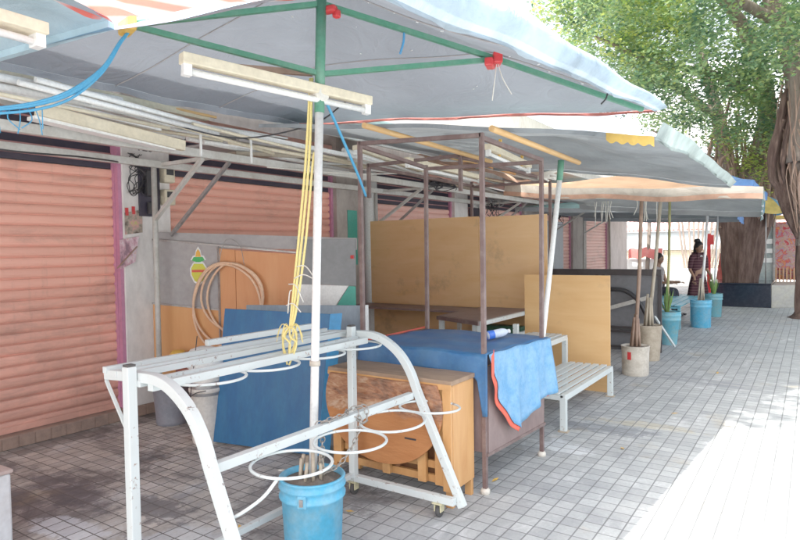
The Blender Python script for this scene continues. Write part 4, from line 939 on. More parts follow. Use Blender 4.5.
# ------------------------------------------------------------------ stall behind: plywood walls, tables, slatted stand
py_ = thing('plywood_wall', 'large tan plywood sheets forming the back of the second stall', 'plywood', (-3.8,6.72,.78))
build(MB().b2((-5.10,6.70,.78), (-3.36,6.715,1.885)), 'sheet', 'ply', py_)
build(MB().b2((-3.357,6.704,.78), (-2.50,6.719,1.875)), 'sheet', 'ply', py_)
build(MB().b2((-5.05,6.722,.0), (-2.52,6.735,.80)), 'lower_sheet', 'ply', py_)
ta = thing('work_table', 'long brown topped table against the tan plywood', 'table', (-4.1,6.4,0))
build(MB().b2((-5.05,6.22,.75), (-3.3,6.69,.775)), 'top', 'brownpanel', ta, bevel=.003)
for x in (-4.75,-3.4): build(MB().bar((x,6.26,0), (x,6.26,.75), .04, .04, up=(0,1,0)), 'leg', 'greyp', ta)
tb = thing('work_table', 'plywood topped table with white frame left of the slatted stand', 'table', (-2.9,6.0,0))
build(MB().slab([(-2.68,5.35,.775),(-3.30,5.62,.775),(-3.32,6.69,.775),(-2.68,6.69,.775)], .014, (0,0,1)), 'top', 'brownpanel', tb)
build(MB().bar((-2.665,5.34,.765), (-2.665,6.68,.765), .03, .04), 'apron', 'cartw', tb)
build(MB().bar((-2.68,5.335,.765), (-3.31,5.61,.765), .03, .04), 'apron', 'brownp', tb)
for x, y in ((-2.685,5.37),(-2.76,5.41),(-2.685,6.64),(-3.27,5.63),(-2.42,5.62)): build(MB().bar((x,y,0), (x,y,.745), .045, .045, up=(0,1,0)), 'leg', 'cartw', tb)
build(MB().bar((-2.67,5.36,.55), (-2.67,6.66,.55), .03, .03), 'stretcher', 'cartw', tb)
build(MB().b2((-3.2,6.45,.47), (-2.72,6.6,.60)), 'green_crate', mat('dark_green', (.02,.09,.05), .5, (.04,.12,.06), .4, 8), label='dark green crate under the plywood topped table', cat='crate')
build(MB().b2((-2.62,6.33,.0), (-1.70,6.345,1.20)), 'plywood_sheet', 'ply2', label='upright orange plywood sheet behind the slatted stand', cat='plywood')
ss = thing('slatted_stand', 'white two step stand with slatted shelves', 'stand', (-1.9,5.5,0))
def shelf(xa, xb, ya_, yb_, z, nsl):
    for x in (xa, xb): build(MB().bar((x,ya_,z-.02), (x,yb_,z-.02), .045, .05), 'side_rail', 'cartw', ss, bevel=.003)
    for y in (ya_+.02, yb_-.02): build(MB().bar((xa,y,z-.022), (xb,y,z-.022), .04, .04), 'end_rail', 'cartw', ss)
    for k in range(nsl):
        y = ya_+.06+(yb_-ya_-.12)*k/(nsl-1); pass
    n_ = 5
    for k in range(n_):
        x = xa+.06+(xb-xa-.12)*k/(n_-1); build(MB().bar((x,ya_+.01,z+.008), (x,yb_-.01,z+.008), .052, .014), 'slat', 'cartw', ss, bevel=.002)
# slats run along the stand; lower step in front
shelf(-2.10, -1.66, 4.78, 6.20, .30, 5)
shelf(-2.50, -2.12, 4.78, 6.20, .58, 5)
for x, z in ((-1.66,.28), (-2.12,.56), (-2.50,.56)):
    for y in (4.80, 6.18): build(MB().bar((x,y,0), (x,y,z), .05, .045, up=(0,1,0)), 'leg', 'cartw', ss, bevel=.003)
for y in (4.80,6.18): build(MB().b2((-1.70,y-.03,0), (-1.62,y+.03,.012)), 'foot_plate', 'dirtycream', ss)
lp = thing('canopy_pole', 'white leaning pole with green top right of the brown frame', 'pole', (-1.83,4.72,0))
build(MB().tube([(-1.885,4.85,.0), (-1.85,4.85,.75), (-1.70,4.86,2.06)], .021, 12), 'tube', 'white', lp)
build(MB().tube([(-1.703,4.86,2.04), (-1.688,4.86,2.20)], .026, 12), 'sleeve', 'green', lp)
q = MB()
for k in range(12): q.tube([(-2.02+random.uniform(-.04,.04),5.3,2.14+random.uniform(-.03,.03)), (-1.93+random.uniform(-.05,.08),5.3,2.15+random.uniform(-.06,.05))], .01, 5)
build(q, 'string_bundle', 'wrope', label='bunched white cloth tied beside the green topped pole', cat='cloth')

# dark cabinet stall further back
cb_ = thing('dark_cabinet', 'dark steel stall cabinet with grey sheet panel and black top bar', 'cabinet', (-2.7,9.0,0))
build(MB().b2((-4.0,9.1,.0), (-1.76,9.115,1.08)), 'back_sheet', 'cabgrey', cb_)
build(MB().b2((-4.0,9.03,1.08), (-1.73,9.14,1.165)), 'top_bar', 'bronze', cb_, bevel=.004)
for x in (-2.62,-2.53,-1.75): build(MB().bar((x,9.07,0), (x,9.07,1.08), .04, .04, up=(0,1,0)), 'post', 'bronze', cb_)
for z in (.27,.33,.05): build(MB().bar((-2.6,9.06,z), (-1.78,9.06,z), .03), 'crossbar', 'bronze', cb_)
build(MB().bar((-2.6,8.98,.55), (-1.9,8.98,.77), .03, .055), 'diagonal_bar', 'greyp', cb_)
build(MB().tube(curve([(-2.42,8.98,.88),(-2.2,8.98,.86),(-2.02,8.98,.72),(-1.9,8.98,.50)], 8), .032, 8), 'curved_arm', 'black', cb_)
build(MB().bar((-2.05,6.75,.50), (-1.80,6.75,.03), .03), 'diagonal_strut', 'greyp', label='light grey strut slanting to the ground right of the plywood sheet', cat='strut')
build(MB().bar((-1.80,8.95,.52), (-1.62,9.4,.05), .025), 'diagonal_strut', 'cartw', label='pale strut slanting to the ground behind the cream bucket', cat='strut')
q = MB().lathe((-2.02,7.1,0), [(.12,0),(.15,.05),(.14,.10),(.05,.13)], 18); build(q, 'tyre_base', 'rubber', label='dark rubber base on the ground left of the white bucket', cat='base')

# pole buckets along the walkway
b1 = bucket(-1.70,7.40,.148,.152,.34,'dirtywhite','dirty white bucket with red mark, first of the row on the walkway',GB,rings=False)
q = MB(); 
a = math.atan2(-7.4,1.7)-.25
q = MB().grid(lambda u, v: V((-1.70+.153*math.cos(a-.35+.3*u), 7.40+.153*math.sin(a-.35+.3*u), .19+.09*v)), 6, 2); build(q, 'red_mark', 'red', b1)
bucket(-1.76,8.44,.125,.150,.46,'dirtycream','tall grimy cream bucket just behind the dirty white one',GB,rings=False)
bucket(-1.80,9.93,.120,.172,.50,'bluebucket2','tapered light blue bucket with green yellow pole in it',GB)
bucket(-1.67,12.25,.165,.175,.50,'bluebucket','straight sided bright blue bucket near the blue bench',GB)
bucket(-1.70,14.20,.150,.170,.48,'tealbucket','faded teal bucket, farthest of the row',GB)
def polething(x, y, z0, tx, ty, tz, r, m_, label, stakes=0, sm='polebrown', leaves=0):
    t = thing('canopy_pole', label, 'pole', (x,y,z0))
    build(MB().tube([(x,y,z0),((x+tx)/2+.01,(y+ty)/2,(z0+tz)/2),(tx,ty,tz)], r, 10), 'shaft', m_, t)
    if stakes:
        q = MB()
        for k in range(stakes):
            a = 2*math.pi*k/stakes; q.tube([(x+.05*math.cos(a),y+.05*math.sin(a),z0), (x+.02*math.cos(a)+.01,y+.02*math.sin(a),z0+.30+.12*random.random())], .016, 7)
        build(q, 'stake', sm, t)
    if leaves:
        q = MB()
        for k in range(leaves):
            a = 2*math.pi*k/leaves; b = V((x+.03*math.cos(a), y+.03*math.sin(a), z0)); h_ = .20+.28*random.random(); wv = V((-math.sin(a), math.cos(a), 0))*.022
            bend = random.uniform(.05,.15); tip = b+V((bend*math.cos(a),bend*math.sin(a),h_)); md = b.lerp(tip,.5)
            q.add([b-wv*.4, b+wv*.4, md+wv, tip, md-wv], [(0,1,2,3,4)])
        build(q, 'plant_leaf', 'leafpot', t, kind='stuff')
    return t
polething(-1.70,7.40,.33,-1.625,7.40,2.10,.021,'polebrown','brown pole with dark stakes in the dirty white bucket',6,'polebrown')
polething(-1.77,8.44,.45,-1.62,8.44,2.12,.022,'polegrey','leaning grey pole with wooden stakes in the cream bucket',6,'polegrey')
polething(-1.82,9.93,.49,-1.78,9.93,2.18,.020,'polegreen','yellow green pole with upright leaves in the tapered bucket',0,leaves=9)
polething(-1.67,12.25,.49,-1.56,12.25,2.14,.022,'white','white pole with grey stakes in the straight blue bucket',5,'polegrey')
polething(-1.69,14.20,.47,-1.61,14.20,2.46,.018,'white','thin white pole with green plant in the teal bucket',0,leaves=12)
polething(-3.9,14.5,0,-3.9,14.5,2.2,.02,'polegrey','thin grey pole under the far canopy near the building end')
for k, (x, y, lb) in enumerate(((-2.55,9.2,'bunch of white strings hanging above the dirty white bucket pole'), (-1.86,8.6,'pair of white strings hanging beside the leaning grey pole'))):
    q = MB()
    for j in range(9 if k == 0 else 5):
        p0 = V((x+random.uniform(-.16,.16), y, 2.16)); ln = .22+.18*random.random()
        q.tube(curve([p0, p0+V((.02*random.uniform(-1,1),0,-ln*.5)), p0+V((.04*random.uniform(-1,1),0,-ln))], 4), .006, 4)
    build(q, 'hanging_strings', 'wrope', label=lb, cat='string')

# blue bench
bn = thing('bench', 'light blue metal bench beside the tapered bucket', 'bench', (-2.4,13.0,0))
for k in range(8): build(MB().bar((-2.98+.145*k,11.7,.42), (-2.98+.145*k,14.5,.42), .11, .02), 'slat', 'bluebucket2', bn)
for x, y in ((-2.98,11.75),(-1.95,11.75),(-2.98,14.45),(-1.95,14.45),(-1.95,13.1)): build(MB().bar((x,y,0), (x,y,.41), .045, .045, up=(0,1,0)), 'leg', 'bluebucket2', bn)
for z in (.20,.41): build(MB().bar((-2.98,11.75,z-.03), (-1.95,11.75,z-.03), .03), 'side_bar', 'bluebucket2', bn)
pb = thing('plastic_crate', 'blue crate with white jars on the bench left of the seated man', 'crate', (-2.15,10.15,0))
build(MB().b2((-2.26,10.0,0), (-1.98,10.3,.62)), 'box', 'bluebucket2', pb, bevel=.01)
q = MB()
for z in (.18,.34,.50): q.lathe((-2.08,9.985,z), [(.035,0),(.035,.08)], 10)
build(q, 'jar', 'white', pb)

# ------------------------------------------------------------------ people
def skin_mesh(name, verts, edges, radii, m_, parent, sub=2):
    me = bpy.data.meshes.new(name); o0 = WORLD[parent.name]
    me.from_pydata([tuple(V(v)-o0) for v in verts], edges, []); me.materials.append(M[m_])
    o = bpy.data.objects.new(name, me); C.objects.link(o); o.parent = parent; WORLD[o.name] = o0.copy()
    sk_ = o.modifiers.new('skin', 'SKIN'); sk_.use_smooth_shade = True
    lay = me.skin_vertices[0].data
    for i, r in enumerate(radii):
        lay[i].radius = (r, r) if not isinstance(r, tuple) else r
    lay[0].use_root = True
    ss_ = o.modifiers.new('sub', 'SUBSURF'); ss_.levels = sub; ss_.render_levels = sub
    return o
def chain(spec):
    """spec: list of polylines [(pos, radius), ...]; first point of later lines may reuse an earlier point"""
    vs, es, rs = [], [], []
    def idx(p, r):
        for i, q in enumerate(vs):
            if (V(q)-V(p)).length < 1e-5: return i
        vs.append(tuple(p)); rs.append(r); return len(vs)-1
    for line in spec:
        last = None
        for p, r in line:
            i = idx(p, r)
            if last is not None and i != last: es.append((last, i))
            last = i
    return vs, es, rs
def fingers(hand, dirv, side, m_, parent, name='finger'):
    h = V(hand); d = V(dirv).normalized(); s = V(side).normalized(); n_ = d.cross(s)
    for k, (off, ln) in enumerate(((-.03,.062),(-.01,.075),(.01,.07),(.028,.055))):
        b = h + s*off + d*.03
        vs = [b, b+d*ln*.5-n_*.008, b+d*ln*.85-n_*.025]; skin_mesh(name, vs, [(0,1),(1,2)], [.009,.008,.007], m_, parent, 1)
    b = h - s*.03; skin_mesh('thumb', [b, b-s*.025+d*.02, b-s*.03+d*.045], [(0,1),(1,2)], [.011,.010,.008], m_, parent, 1)

def head(c, face, parent, hair_bun=False):
    c = V(c); f = V(face).normalized(); s = V((-f.y, f.x, 0))
    def hf(u, v):
        th = math.pi*v; ph = 2*math.pi*u; x, y, z = math.sin(th)*math.cos(ph), math.sin(th)*math.sin(ph), math.cos(th)
        w_ = .075*(1-.22*max(0,-z)); d_ = .095*(1-.12*max(0,-z)); return c + s*(y*w_) + f*(x*d_+.01*max(0,-z)) + V((0,0,z*.118))
    q = MB().grid(hf, 24, 16)
    q.box(c+f*.100+V((0,0,-.012)), (.02,.02,.034), math.atan2(f.y,f.x))                  # nose
    for k in (-1,1): q.box(c+s*.074*k+V((0,0,-.005)), (.02,.012,.045), math.atan2(f.y,f.x))
    hd = build(q, 'head', 'skin', parent)
    e = MB()
    for k in (-1,1): e.lathe(c+f*.088+s*.03*k+V((0,0,.008)), [(.001,-.006),(.009,0),(.001,.006)], 8)
    build(e, 'eye', 'black', hd)
    build(MB().box(c+f*.090+V((0,0,-.055)), (.010,.034,.007), math.atan2(f.y,f.x)), 'mouth', 'redcloth', hd)
    def rf(u, v):
        th = math.pi*.58*v; ph = 2*math.pi*u; x, y, z = math.sin(th)*math.cos(ph), math.sin(th)*math.sin(ph), math.cos(th)
        lift = .03*max(0, x)*v; return c + s*(y*.084) + f*(x*.100-.012) + V((0,0,z*.128+.006+lift))
    q = MB().grid(rf, 24, 12)
    if hair_bun:
        q.lathe(c-f*.05+V((0,0,.085)), [(.001,0),(.05,.01),(.07,.045),(.05,.085),(.001,.10)], 14)
        q.grid(lambda u, v: c - f*(.07+.02*v) + s*(.075*(2*u-1)) + V((0,0,.03-.16*v)), 6, 4)
    build(q, 'hair', 'hair', parent)
# seated man, facing the walkway
pm = thing('person', 'seated person in pale shirt and dark trousers on the blue bench', 'person', (-2.6,14.0,0))
px_, py2 = -2.80, 14.0
D = V((.80,-.15,0)).normalized(); S = V((-D.y, D.x, 0))
pel = V((px_,py2,.52)); ch_ = pel+V((.04,0,.33)); nk = pel+V((.05,0,.52)); hd_ = nk+V((.03,0,.17))
legs, arms = [], []
for k in (-1,1):
    hip = pel+S*.09*k; kn = hip+D*.40+V((0,0,.02)); an = kn+D*.02+V((0,0,-.44)); toe = an+D*.15+V((0,0,-.04))
    legs.append([(pel,.13),(hip,.095),(hip.lerp(kn,.5),.082),(kn,.062),(kn.lerp(an,.4),.055),(an,.038)])
    sh = nk+S*.17*k+V((0,0,-.06)); el = sh+D*.10+S*.03*k+V((0,0,-.27)); ha = el+D*.24+V((0,0,.0))
    arms.append([(nk+V((0,0,-.07)),.08),(sh,.055),(sh.lerp(el,.5),.045),(el,.038),(ha,.026),(ha+D*.06,.028)])
body = [[(pel,.13),(ch_,.13),(nk+V((0,0,-.07)),.08),(nk,.05),(hd_,.06)]]
vs, es, rs = chain(body+[[(a,r*.93) for a, r in l] for l in legs]+arms); skin_mesh('body', vs, es, rs, 'skin', pm)
vs, es, rs = chain([[(pel,.145),(ch_,.148),(nk+V((0,0,-.07)),.095)]]+[[(nk+V((0,0,-.07)),.095)]+[(a,r*1.25) for a, r in l[1:3]] for l in arms]); skin_mesh('shirt', vs, es, rs, 'shirt', pm)
vs, es, rs = chain([[(a,r*1.12) for a, r in l] for l in legs]); skin_mesh('trousers', vs, es, rs, 'trouser', pm)
head(hd_, D*.9+V((0,-.35,0)), pm)
for l in arms: fingers(l[-1][0], D, S, 'skin', pm)
q = MB()
for k in (-1,1):
    hip = pel+S*.09*k; an = hip+D*.42+V((0,0,-.42)); q.box(an+D*.06+V((0,0,-.055)), (.26,.09,.05), math.atan2(D.y,D.x))
build(q, 'shoe', 'black', pm, bevel=.02)
# standing woman in long dark dress
pw = thing('person', 'standing person with hair bun in dark maroon striped dress', 'person', (-2.0,14.3,0))
b0 = V((-2.0,14.3,0)); D = V((.75,-.65,0)).normalized(); S = V((-D.y, D.x, 0))
pel = b0+V((0,0,.86)); ch_ = b0+V((0,0,1.13)); nk = b0+V((0,0,1.30)); hd_ = nk+V((0,0,.15))+D*.02
sp = [[(pel,.12),(ch_,.12),(nk+V((0,0,-.06)),.07),(nk,.045),(hd_,.055)]]
ar = []
for k in (-1,1):
    hip = pel+S*.085*k; kn = hip+V((0,0,-.38))+D*.02; an = hip+V((0,0,-.78)); sp.append([(pel,.12),(hip,.09),(kn,.055),(kn.lerp(an,.4),.052),(an,.035),(an+D*.12+V((0,0,-.045)),.03)])
    sh = nk+S*.165*k+V((0,0,-.05)); el = sh+S*.05*k+V((0,0,-.27)); ha = el+D*.14+V((0,0,-.17))
    a_ = [(nk+V((0,0,-.06)),.07),(sh,.05),(sh.lerp(el,.5),.04),(el,.034),(ha,.024),(ha+V((0,0,-.06)),.026)]; ar.append(a_); sp.append(a_)
vs, es, rs = chain(sp); skin_mesh('body', vs, es, rs, 'skin', pw)
mq, nt, bbb = nt_new('maroon_stripes'); wv_ = nt.nodes.new('ShaderNodeTexWave'); wv_.bands_direction = 'Z'; wv_.inputs['Scale'].default_value = 5.5
nt.links.new(pos(nt), wv_.inputs['Vector']); nt.links.new(ramp(nt, wv_.outputs['Fac'], [(.55,(.045,.010,.018)), (.95,(.11,.05,.055))]), bbb.inputs['Base Color']); bbb.inputs['Roughness'].default_value = .9
M['maroon'] = mq
def drs(u, v):
    a = 2*math.pi*u; prof = [(0,.06),(.05,.13),(.14,.165),(.30,.16),(.45,.15),(.62,.19),(.85,.225),(1,.245)]
    for (p0, r0), (p1, r1) in zip(prof, prof[1:]):
        if p0 <= v <= p1: r = r0+(r1-r0)*(v-p0)/(p1-p0); break
    r *= 1+.05*v*math.sin(a*7); return nk + S*(math.cos(a)*r) + D*(math.sin(a)*r*.72) + V((0,0,.0-.98*v))
build(MB().grid(drs, 40, 24), 'dress', 'maroon', pw)
vs, es, rs = chain([[(a, r*1.35) for a, r in l[:4]] for l in ar]); skin_mesh('sleeve', vs, es, rs, 'maroon', pw)
build(MB().lathe(nk+V((0,0,-.03)), [(.10,-.02),(.085,.01),(.06,.03)], 16, cap=False), 'collar', 'white', pw)
head(hd_, D, pw, True)
for l in ar: fingers(l[-1][0], V((0,0,-1)), D, 'skin', pw)

# ------------------------------------------------------------------ planter, kiosk, far building
plt = thing('planter', 'black granite planter box around the big dark trunk', 'planter', (-1.35,17.2,0))
P0, P1, P2, P3 = V((-2.12,16.62,0)), V((-.78,16.60,0)), V((-.15,17.0,0)), V((-.15,18.3,0)); P4 = V((-2.12,18.3,0))
build(MB().slab([P0,P1,V((-.78,18.2,0)),P4], .54, (0,0,1)), 'front_block', 'granite', plt, bevel=.01)
build(MB().slab([P1+V((.004,.004,0)),P2,P3,V((-.776,18.2,0))], .53, (0,0,1)), 'side_block', 'granite2', plt, bevel=.01)
build(MB().slab([P0+V((-.02,-.02,.542)),P1+V((.01,-.02,.542)),V((-.77,18.2,.542)),P4+V((-.02,0,.542))], .03, (0,0,1)), 'coping', 'granite', plt, bevel=.006)
kk = thing('kiosk', 'small kiosk with glass side and colourful poster wall behind the trunk', 'kiosk', (-.6,19.0,0))
build(MB().b2((-1.30,18.9,0), (-.84,19.6,2.1)), 'glass_side', 'glassy', kk)
build(MB().b2((-.845,18.82,0), (-.80,19.6,2.15)), 'corner_post', 'steel', kk)
mq, nt, bbb = nt_new('poster_wall'); n_ = noise(nt, 4.5, 5, .6, pos(nt), 1.2)
nt.links.new(ramp(nt, n_, [(.34,(.40,.01,.02)), (.41,(.45,.08,.09)), (.46,(.40,.30,.32)), (.50,(.42,.22,.10)), (.54,(.25,.22,.34)), (.58,(.48,.03,.04)), (.64,(.52,.26,.08)), (.72,(.06,.14,.32))]), bbb.inputs['Base Color'])
build(MB().b2((-.799,18.9,.55), (1.2,18.95,2.06)), 'poster_wall', mq, kk)
q = MB()
for k in range(26): q.bar((-.78+k*.08,18.86,.50), (-.78+k*.08,18.86,.86), .03, .03, up=(0,1,0))
build(q, 'picket', mat('picket_orange', (.55,.30,.16), .6, (.4,.2,.1), .4, 8), kk, kind='stuff')
build(MB().b2((-.799,18.8,.0), (1.2,18.9,.50)), 'base_wall', 'granite2', kk)
build(MB().b2((-1.35,18.7,2.151), (1.3,19.7,2.23)), 'roof', 'umby', kk)
for z in (1.0,1.25,1.5): build(MB().b2((-1.25,18.86,z), (-.86,18.898,z+.12)), 'goods_shelf', 'white', kk)

fbd = thing('tiled_roof_building', 'low market building with red tiled roof and pale blue fascia', 'building', (-6,31,0))
build(MB().b2((-16,31,0), (1.5,36,2.1)), 'wall', 'beigeshut', fbd)
build(MB().b2((-16,30.7,1.28), (1.5,30.98,2.14)), 'fascia', 'skyblue', fbd)
build(MB().slab([(-16.2,30.5,2.15),(1.7,30.5,2.15),(1.7,33.5,3.5),(-16.2,33.5,3.5)], .08, (0,-1,1)), 'roof', 'tiles', fbd)
for k in range(6):
    xa = -9.6+k*1.9; sh = build(MB().b2((xa,30.93,.0), (xa+1.6,30.985,1.27)), 'roller_shutter', 'beigeshut', fbd)
    q = MB()
    for j in range(14): q.b2((xa,30.905,.05+j*.088), (xa+1.6,30.929,.09+j*.088))
    build(q, 'slat_rib', 'cream', sh, kind='stuff')
    build(MB().b2((xa-.16,30.85,0), (xa-.02,30.99,1.278)), 'pillar', 'pillarw', fbd)
build(MB().b2((-5.6,23.0,.05), (-4.4,23.6,1.02)), 'white_counter', 'white', label='pale counter beyond the row under the red cloth', cat='counter')
def rcl(u, v): return V((-5.5+1.15*u, 22.95-.05*v, 1.42-.35*v-.10*abs(u-.5)+.03*math.sin(u*15)))
build(MB().grid(rcl, 16, 4), 'red_banner', mat('faded_red', (.50,.12,.11), .8, (.55,.3,.28), .6, 6), label='red cloth banner over the far counter near the building end', cat='banner', fixn=False)
build(MB().b2((-2.0,15.6,.0), (-1.93,15.66,1.75)).b2((-2.02,15.58,1.50), (-1.86,15.60,1.72)), 'red_sign', 'red', label='narrow red sign on a post left of the big trunk', cat='sign')
build(MB().slab([(-2.30,19.8,.45),(-2.05,19.8,.45),(-2.1,19.8,1.25),(-2.2,19.8,1.25)], .03), 'red_signboard', mat('dull_red', (.42,.07,.06), .7, (.4,.15,.12), .5, 6), label='tapering red board behind the standing person', cat='sign')
build(MB().b2((-4.2,24.5,.0), (-2.3,25.0,.62)), 'white_wall', 'white', label='low white wall bright in the sun behind the standing person', cat='wall')
# distant pale block behind the trees
pbk = thing('pale_block', 'tall pale building faint behind the tree branches', 'building', (-6,58,0))
build(MB().b2((-14,58,0), (2,66,17)), 'wall', 'paleb', pbk)
for i in range(6):
    for j in range(5):
        build(MB().b2((-13+i*2.5,57.93,2.6+j*2.9), (-11.8+i*2.5,57.99,4.2+j*2.9)), 'window', 'darkwin', pbk)

# ------------------------------------------------------------------ trees
def limb(path, rads, q, wob=.04, n=14):
    cv = curve(path, 6); m_ = len(cv); rr_ = []
    k = len(rads)-1
    for i in range(m_):
        t = i/(m_-1)*k; j = min(int(t), k-1); rr_.append(rads[j]+(rads[j+1]-rads[j])*(t-j))
    cv = [p+V((random.uniform(-wob,wob)*rr_[i], random.uniform(-wob,wob)*rr_[i], 0)) for i, p in enumerate(cv)]
    q.tube(cv, rr_, n)
def lumpy(c0, c1, r0, r1, z0, z1, seed):
    rnd = random.Random(seed); ph = [rnd.random()*6 for _ in range(6)]
    def f(u, v):
        a = 2*math.pi*u; r = r0+(r1-r0)*v**1.6; r *= 1+.10*math.sin(a*5+ph[0]+v*1.2)+.07*math.sin(a*9+ph[1]-v*2)+.04*math.sin(a*17+ph[2])+.03*math.sin(v*14+ph[3])
        c = V(c0).lerp(V(c1), v); return V((c.x+r*math.cos(a), c.y+r*math.sin(a), z0+(z1-z0)*v))
    return MB().grid(f, 64, 30)
t1 = thing('ficus_tree', 'huge ficus with flaring dark trunk rising from the granite planter', 'tree', (-1.42,17.3,.55))
build(lumpy((-1.50,17.25,0), (-1.38,17.3,0), .37, .60, .45, 2.5, 3), 'trunk', 'bark', t1)
q = MB()
base = (-1.38,17.3,2.3)
for path, rads in (
    ([base,(-1.75,17.6,3.4),(-2.05,18.0,4.8),(-2.6,18.5,7.0)], [.40,.20,.17,.09]),
    ([base,(-1.1,17.2,3.5),(-.9,17.0,4.8),(-1.4,16.2,6.6),(-2.6,15.0,8.0)], [.45,.26,.20,.14,.06]),
    ([base,(-.5,17.4,3.4),(.4,17.2,4.8),(1.6,16.6,6.6),(3.0,16.0,7.8)], [.42,.28,.22,.15,.06]),
    ([(-2.05,18.0,4.8),(-3.0,17.0,5.6),(-4.2,15.8,6.3)], [.12,.08,.03]),
    ([(-.9,17.0,4.8),(-1.8,15.6,5.3),(-2.9,14.2,5.5),(-3.9,13.4,6.0)], [.14,.09,.06,.03]),
    ([(-1.75,17.6,3.4),(-2.6,17.8,4.0),(-3.6,17.6,4.6)], [.09,.06,.02]),
    ([(.4,17.2,4.8),(.2,15.6,5.4),(-.2,14.0,5.8)], [.14,.08,.03])):
    limb(path, rads, q)
build(q, 'limb', 'bark2', t1)
q = MB(); rnd = random.Random(5)
for k in range(70):
    x = rnd.uniform(-2.2,.3); y = rnd.uniform(16.6,17.6); zt = rnd.uniform(3.4,5.2); zb_ = rnd.uniform(2.2,3.0) if k % 3 else 1.9
    pts = [(x+rnd.uniform(-.1,.1),y,zt), (x+rnd.uniform(-.12,.12),y,(zt+zb_)/2+.3), (x+rnd.uniform(-.1,.1),y+rnd.uniform(-.1,.1),(zt+zb_)/2-.2), (x*.8-.25+rnd.uniform(-.1,.1),17.0,zb_)]
    q.tube(curve(pts, 4), rnd.choice([.008,.014,.022,.035]), 6)
build(q, 'aerial_root', 'rootm', t1, kind='stuff')
t2 = thing('ficus_tree', 'second ficus with pale ropy trunk cut off by the right edge', 'tree', (-.28,14.6,0))
build(lumpy((-.11,14.6,0), (-.10,14.6,0), .18, .16, 0.0, 1.5, 8), 'trunk', 'bark', t2)
build(lumpy((-.10,14.6,0), (.02,14.65,0), .165, .34, 1.45, 3.3, 11), 'trunk', 'bark2', t2)
q = MB(); rq = random.Random(31)
for k in range(22):
    x = rq.uniform(-.80,-.05); y = rq.uniform(14.55,14.95); z = rq.uniform(3.9,4.6)
    q.tube(curve([(x*.7+.05,y,z), (x+.05,y,3.2+rq.uniform(-.2,.2)), (x*.75-.02,14.7,2.6), (x*.45-.10,14.6,2.1), (-.13+x*.12,14.55,1.6)], 6), [.03+.03*rq.random()]*25, 7)
build(q, 'root_bundle', 'bark', t2)
q = MB()
q.grid(lambda u, v: V((-.11+(.17+.12*(1-v)**2)*math.cos(2*math.pi*u)*(1+.12*math.sin(10*math.pi*u)), 14.6+(.17+.12*(1-v)**2)*math.sin(2*math.pi*u), .12*v)), 30, 5); build(q, 'root_flare', 'bark', t2)
q = MB()
for path, rads in (([(-.12,14.65,3.1),(-.2,14.7,4.4),(-.55,14.9,6.0),(-1.2,14.6,7.6)], [.34,.24,.18,.08]), ([(-.12,14.65,3.1),(.5,14.4,4.6),(1.4,13.8,6.4)], [.30,.2,.08]),
 ([(-.55,14.9,6.0),(-1.6,13.4,6.4),(-2.8,12.2,6.6)], [.12,.08,.03])):
    limb(path, rads, q)
build(q, 'limb', 'bark2', t2)
q = MB()
for k in range(46):
    x = rnd.uniform(-.5,.5); y = rnd.uniform(14.3,14.9); zt = rnd.uniform(3.2,5.0); zb_ = rnd.uniform(1.7,2.6)
    pts = [(x,y,zt), (x+rnd.uniform(-.15,.15),y,(zt+zb_)/2+.3), (x*.6-.1+rnd.uniform(-.1,.1),y,(zt+zb_)/2-.2), (x*.35-.10,14.45,zb_)]
    q.tube(curve(pts, 4), rnd.choice([.007,.012,.02,.03]), 6)
build(q, 'aerial_root', 'rootm', t2, kind='stuff')

def crown(parent, blobs, per, m_, seed, size=(.06,.11)):
    rnd = random.Random(seed); vs = []; fs = []
    for (c, r) in blobs:
        c = V(c)
        for k in range(int(per*(r/.55)**2)):
            d = V((rnd.gauss(0,1), rnd.gauss(0,1), rnd.gauss(0,.75))); d = d.normalized()*r*rnd.random()**.45
            p = c+d; s_ = rnd.uniform(*size); a = rnd.random()*6.28
            ax = V((math.cos(a), math.sin(a), rnd.uniform(-.7,.3))).normalized(); n2 = V((rnd.uniform(-.8,.8), rnd.uniform(-.8,.8), 1)).normalized(); sd = ax.cross(n2).normalized()*s_*.30
            o = len(vs); vs += [p-ax*s_*.5, p+sd, p+ax*s_*.5-V((0,0,s_*.08)), p-sd]; fs.append((o,o+1,o+2,o+3))
    me = bpy.data.meshes.new('crown'); o0 = WORLD[parent.name]
    me.from_pydata([tuple(p-o0) for p in vs], [], fs); me.materials.append(M[m_])
    o = bpy.data.objects.new('crown', me); C.objects.link(o); o.parent = parent; WORLD[o.name] = o0.copy()
    return o
rnd = random.Random(21)
def blobs(n, box, cond, rr=(.35,.75)):
    out = []
    while len(out) < n:
        p = V([rnd.uniform(a, b) for a, b in box])
        if cond(p): out.append((p, rnd.uniform(*rr)))
    return out
# crown floor rises away from the trunks
fl = lambda p: p.z > 3.3 + max(0, (-.9-p.x))*.62 + max(0, (14.5-p.y))*.25
build_b1 = blobs(165, ((-5.5,2.5),(14.5,20.5),(3.1,9.5)), lambda p: fl(p))
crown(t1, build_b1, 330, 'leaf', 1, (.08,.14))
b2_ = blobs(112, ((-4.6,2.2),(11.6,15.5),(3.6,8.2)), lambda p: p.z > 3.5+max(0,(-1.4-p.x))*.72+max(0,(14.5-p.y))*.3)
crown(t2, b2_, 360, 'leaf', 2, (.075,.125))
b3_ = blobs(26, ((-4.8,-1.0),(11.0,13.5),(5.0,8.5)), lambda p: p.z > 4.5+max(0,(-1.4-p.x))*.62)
crown(t2, b3_, 300, 'leaf2', 3, (.07,.12))
